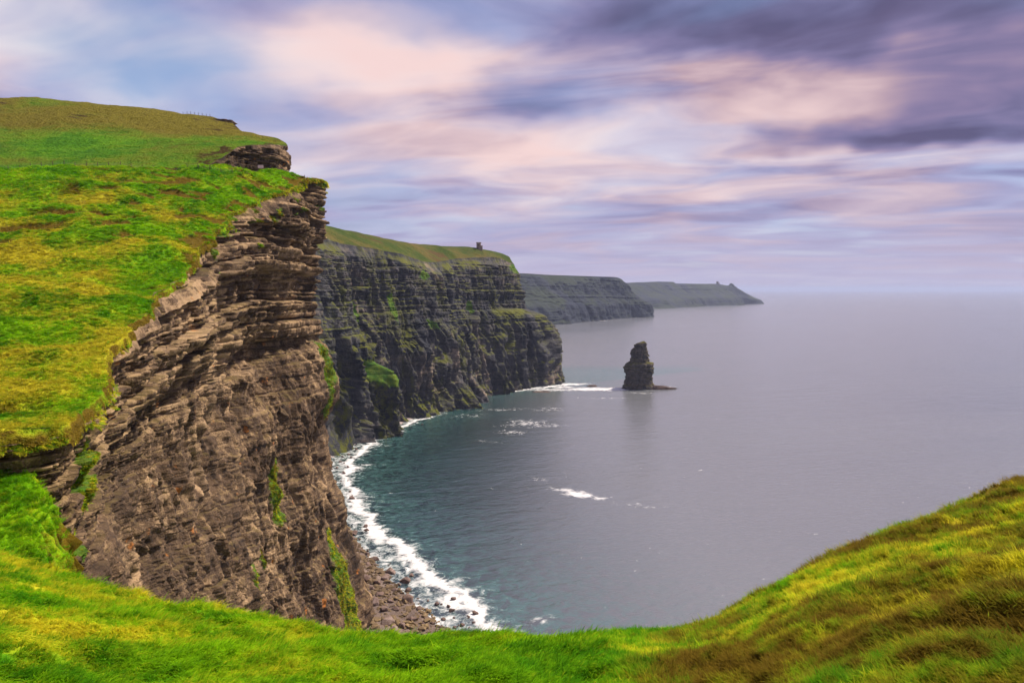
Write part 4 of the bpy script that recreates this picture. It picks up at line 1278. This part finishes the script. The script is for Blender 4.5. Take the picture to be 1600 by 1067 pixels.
fpts = []
for k in range(24):
    px = -40 + k * 17.5
    p = pt(px, 262, 213 + 0.055 * max(px, 0))
    fpts.append((p[0], p[1]))
fence('low wire fence with leaning wooden posts along the crest of the grass slope', fpts, hb)
ub = bvh_of(up)
fpts = [tuple(pt(px, 176, 389)[:2]) for px in range(286, 330, 6)]
fence('short row of tiny fence posts on the hilltop skyline', fpts, ub, 1.5)

# pale notice board on two posts beside the upper crag
np_ = pt(407, 258, 256)
zg = ground_at(np_[0], np_[1], hb, 189)
root = bpy.data.objects.new('notice_board', None)
root.location = (np_[0], np_[1], zg)
COL.objects.link(root)
tag(root, 'small pale pink notice board below the upper crag', 'sign')
M_sign, _, _b, _ = new_mat('sign_paint', 0.6, 0.3)
_b.inputs['Base Color'].default_value = (0.72, 0.50, 0.46, 1)
bm = bmesh.new(); box_bm(bm, 0, 0, 1.7, 2.0, 0.06, 1.1)
link('board', bm_mesh('board', bm), M_sign, root)
for sx in (-0.8, 0.8):
    o = link('post', post_mesh(2.3, 0.06), M_post, root); o.location = (sx, 0.1, 0)

# =================================================================== GRASS
def clump(name, seed, n=26, rad=0.13, hmin=0.16, hmax=0.40, wid=0.011, lean=(0.5, 1.2)):
    rs = np.random.RandomState(seed)
    V, F = [], []
    for k in range(n):
        a = rs.rand() * 6.283; r = rad * math.sqrt(rs.rand())
        bx_, by_ = r * math.cos(a), r * math.sin(a)
        dirn = rs.normal() * 0.75
        h = hmin + (hmax - hmin) * rs.rand()
        ln = lean[0] + (lean[1] - lean[0]) * rs.rand()
        cx, cy = math.cos(dirn), math.sin(dirn)
        wv = wid * (0.7 + 0.6 * rs.rand())
        sxx, syy = -cy, cx
        base = len(V)
        x, z, ang = 0.0, -0.03, 0.15
        seg = h / 3
        for q in range(4):
            ww = wv * (1.0, 0.9, 0.6, 0.0)[q]
            px_, py_ = bx_ + cx * x, by_ + cy * x
            if q < 3:
                V.append((px_ + sxx * ww, py_ + syy * ww, z)); V.append((px_ - sxx * ww, py_ - syy * ww, z))
            else:
                V.append((px_, py_, z))
            ang += ln / 3 * 1.3
            x += seg * math.sin(ang); z += seg * math.cos(ang)
        F += [(base, base + 1, base + 3, base + 2), (base + 2, base + 3, base + 5, base + 4), (base + 4, base + 5, base + 6)]
    return poly_mesh(name, V, F, smooth=True)


def clump_collection(cname, mat, **kw):
    c = bpy.data.collections.new(cname)
    for i in range(6):
        me = clump('grass_clump', 100 + i, **kw)
        me.materials.append(mat)
        c.objects.link(bpy.data.objects.new('grass_clump', me))
    return c


def scatter(name, coll, P, rotv, scl, straw, soil, label):
    n = len(P)
    me = bpy.data.meshes.new(name)
    me.vertices.add(n)
    me.vertices.foreach_set('co', np.ascontiguousarray(P, dtype=np.float32).ravel())
    for k, typ, v in (('rotv', 'FLOAT_VECTOR', rotv), ('scl', 'FLOAT', scl), ('straw', 'FLOAT', straw), ('soil', 'FLOAT', soil)):
        a = me.attributes.new(k, typ, 'POINT')
        a.data.foreach_set('vector' if typ == 'FLOAT_VECTOR' else 'value', np.ascontiguousarray(v, dtype=np.float32).ravel())
    o = link(name, me)
    ng = bpy.data.node_groups.new(name, 'GeometryNodeTree')
    ng.interface.new_socket('Geometry', in_out='INPUT', socket_type='NodeSocketGeometry')
    ng.interface.new_socket('Geometry', in_out='OUTPUT', socket_type='NodeSocketGeometry')
    g = NT(ng)
    gi = g.add('NodeGroupInput'); go = g.add('NodeGroupOutput')
    m2p = g.add('GeometryNodeMeshToPoints')
    g.l.new(gi.outputs[0], m2p.inputs['Mesh'])
    ci = g.add('GeometryNodeCollectionInfo')
    ci.inputs['Collection'].default_value = coll
    ci.inputs['Separate Children'].default_value = True
    ci.inputs['Reset Children'].default_value = True
    ra = g.add('GeometryNodeInputNamedAttribute', data_type='FLOAT_VECTOR'); ra.inputs['Name'].default_value = 'rotv'
    sa_ = g.add('GeometryNodeInputNamedAttribute', data_type='FLOAT'); sa_.inputs['Name'].default_value = 'scl'
    e2r = g.add('FunctionNodeEulerToRotation')
    g.l.new(ra.outputs[0], e2r.inputs[0])
    iop = g.add('GeometryNodeInstanceOnPoints')
    iop.inputs['Pick Instance'].default_value = True
    g.l.new(m2p.outputs[0], iop.inputs['Points'])
    g.l.new(ci.outputs[0], iop.inputs['Instance'])
    g.l.new(e2r.outputs[0], iop.inputs['Rotation'])
    g.l.new(sa_.outputs[0], iop.inputs['Scale'])
    g.l.new(iop.outputs[0], go.inputs[0])
    md = o.modifiers.new('scatter', 'NODES')
    md.node_group = ng
    return tag(o, label, 'grass', kind='stuff')


rg = np.random.RandomState(77)
# foreground: even in the picture, so sparser and longer with distance
n = 80000
phg = rg.uniform(R(-43), R(43), n)
vv = catmull(cphi, np.stack([cg, cr_], 1), phg)
rcg = vv[:, 1]
rgd = 4.2 * (rcg * 1.16 / 4.2) ** (rg.rand(n) ** 0.8)
xg, yg = rgd * np.sin(phg), rgd * np.cos(phg)
zg_ = fore_z(phg, rgd) + fore_relief(xg, yg)
st, so = fore_dry(phg, xg, yg)
sclg = (0.34 + 0.019 * rgd) * rg.uniform(0.65, 1.35, n) * (1 + 0.5 * np.clip(fbm(xg / 1.4, yg / 1.4, 3.0, 2), -0.7, 1.4)) * np.where(phg > 0.15, 0.85, 1.0)
wind = -0.5 + 1.1 * fbm(xg / 3.0, yg / 3.0, 6.0, 2) + rg.normal(size=n) * 0.35 + np.where(phg > 0.15, 2.6, 0)
rot = np.stack([rg.normal(size=n) * 0.12, rg.normal(size=n) * 0.12, wind], 1)
gcol = clump_collection('foreground clumps', M_blade)
scatter('foreground_grass', gcol, np.stack([xg, yg, zg_], 1), rot, sclg, st + 0.35 * rg.normal(size=n), so, 'wind combed green and straw coloured grass on the foreground slope')
# shelf
n = 7000
ii = rg.randint(0, XS.shape[0] - 1, n); jj = rg.randint(30, int(XS.shape[1] * 0.93), n)
Ps = np.stack([XS[ii, jj], YS[ii, jj], zS[ii, jj]], 1) + rg.normal(size=(n, 3)) * (0.15, 0.1, 0)
rot = np.stack([rg.normal(size=n) * 0.15, rg.normal(size=n) * 0.15, rg.normal(size=n) * 0.8 - 0.4], 1)
scatter('shelf_grass', gcol, Ps, rot, rg.uniform(0.9, 1.9, n), -0.6 + 0.4 * rg.normal(size=n), np.zeros(n), 'short bright grass covering the shelf at the left edge')
# hillside
n = 62000
cellw = np.abs(np.gradient(XG, axis=1) * np.gradient(YG, axis=0) - np.gradient(YG, axis=1) * np.gradient(XG, axis=0))
pxl = XG / YG * FPX + 800
pw = cellw / np.maximum(YG, 40) ** 1.5 * (pxl > -60) * (YG < 262)
pw = pw.ravel() / pw.sum()
pick = rg.choice(pw.size, n, p=pw)
pick = pick[soil.ravel()[pick] < 0.5 + 0.25 * rg.rand(n)]
n = len(pick)
Ph = np.stack([XG.ravel()[pick], YG.ravel()[pick], ZG2.ravel()[pick]], 1)
Ph[:, :2] += rg.normal(size=(n, 2)) * 0.12
rot = np.stack([rg.normal(size=n) * 0.15, rg.normal(size=n) * 0.15, 0.3 + rg.normal(size=n) * 0.7 + 0.8 * perlin(Ph[:, 0] / 12, Ph[:, 1] / 12, 0.0)], 1)
hcol = clump_collection('hillside clumps', M_tuft, n=22, rad=0.20, hmin=0.14, hmax=0.36, wid=0.022, lean=(0.7, 1.3))
scatter('hillside_grass', hcol, Ph, rot, (0.55 + Ph[:, 1] / 130) * rg.uniform(0.6, 1.4, n), strw.ravel()[pick] + 0.3 * rg.normal(size=n), soil.ravel()[pick], 'rough tufted grass on the slope above the near cliff')

# sod on the ledges of the face
fm = (gA[:640] + 0.35 * fbm(SA[:640] / 2.5, ZA[:640] / 2.5, 8.0, 3) > 0.62) & ((PA[:640, :, 0] / PA[:640, :, 1] * FPX + 800) > -20)
ids = np.argwhere(fm)
ids = ids[rg.choice(len(ids), min(7000, len(ids)), replace=False)]
n = len(ids)
Pf = PA[ids[:, 0], ids[:, 1]]; nf = NA[ids[:, 1]]
rot = np.stack([rg.normal(size=n) * 0.25, 0.55 + rg.normal(size=n) * 0.25, np.arctan2(nf[:, 1], nf[:, 0]) + rg.normal(size=n) * 0.5], 1)
scatter('ledge_grass', hcol, Pf, rot, (0.5 + Pf[:, 1] / 200) * rg.uniform(0.6, 1.5, n), 0.1 + 0.7 * rg.normal(size=n), 0.25 + 0.5 * rg.rand(n), 'green sod clinging to ledges of the near cliff face')
# turf hanging over the rim
n = 9000
cc = rg.uniform(0, NGC - 1.001, n); c0 = cc.astype(int); fcc = (cc - c0)[:, None]
base3 = CG[c0] * (1 - fcc) + CG[c0 + 1] * fcc
nn2 = NG[c0]
zl = ZG2[0][c0] * (1 - fcc[:, 0]) + ZG2[0][c0 + 1] * fcc[:, 0]
ov = rg.rand(n)
rag = 0.5 + 0.9 * np.clip(fbm(sG[c0] / 3, 0.2, 0.4, 3) + 0.3, 0, 1.5)
Pl = np.stack([base3[:, 0] + nn2[:, 0] * (ov * 1.1 * rag - 0.4), base3[:, 1] + nn2[:, 1] * (ov * 1.1 * rag - 0.4), zl - ov ** 1.5 * 1.9 * rag], 1)
rot = np.stack([rg.normal(size=n) * 0.2, 0.25 + 0.6 * ov + rg.normal(size=n) * 0.2, np.arctan2(nn2[:, 1], nn2[:, 0]) + rg.normal(size=n) * 0.4], 1)
scatter('rim_grass', hcol, Pl, rot, (0.5 + Pl[:, 1] / 190) * rg.uniform(0.6, 1.5, n), 0.6 + 0.8 * rg.normal(size=n), 0.6 * rg.rand(n), 'ragged turf hanging over the rim of the near cliff')

# =================================================================== HAZE
bm = bmesh.new()
bmesh.ops.create_cube(bm, size=1.0, matrix=Matrix.Translation((0, 29000, 134.0)) @ Matrix.Diagonal((130000, 66000, 270, 1)))
hz = link('haze', bm_mesh('haze', bm))
hm = bpy.data.materials.new('sea_haze')
hm.use_nodes = True
ht = NT(hm.node_tree)
for nd in list(ht.n):
    ht.n.remove(nd)
ho = ht.add('ShaderNodeOutputMaterial')
hv = ht.add('ShaderNodeVolumePrincipled', {'Color': (0.62, 0.72, 1.0, 1), 'Density': 0.00004, 'Anisotropy': 0.0})
ht.l.new(hv.outputs[0], ho.inputs['Volume'])
hz.data.materials.append(hm)
tag(hz, 'thin lavender sea haze in the air', 'haze', kind='stuff')
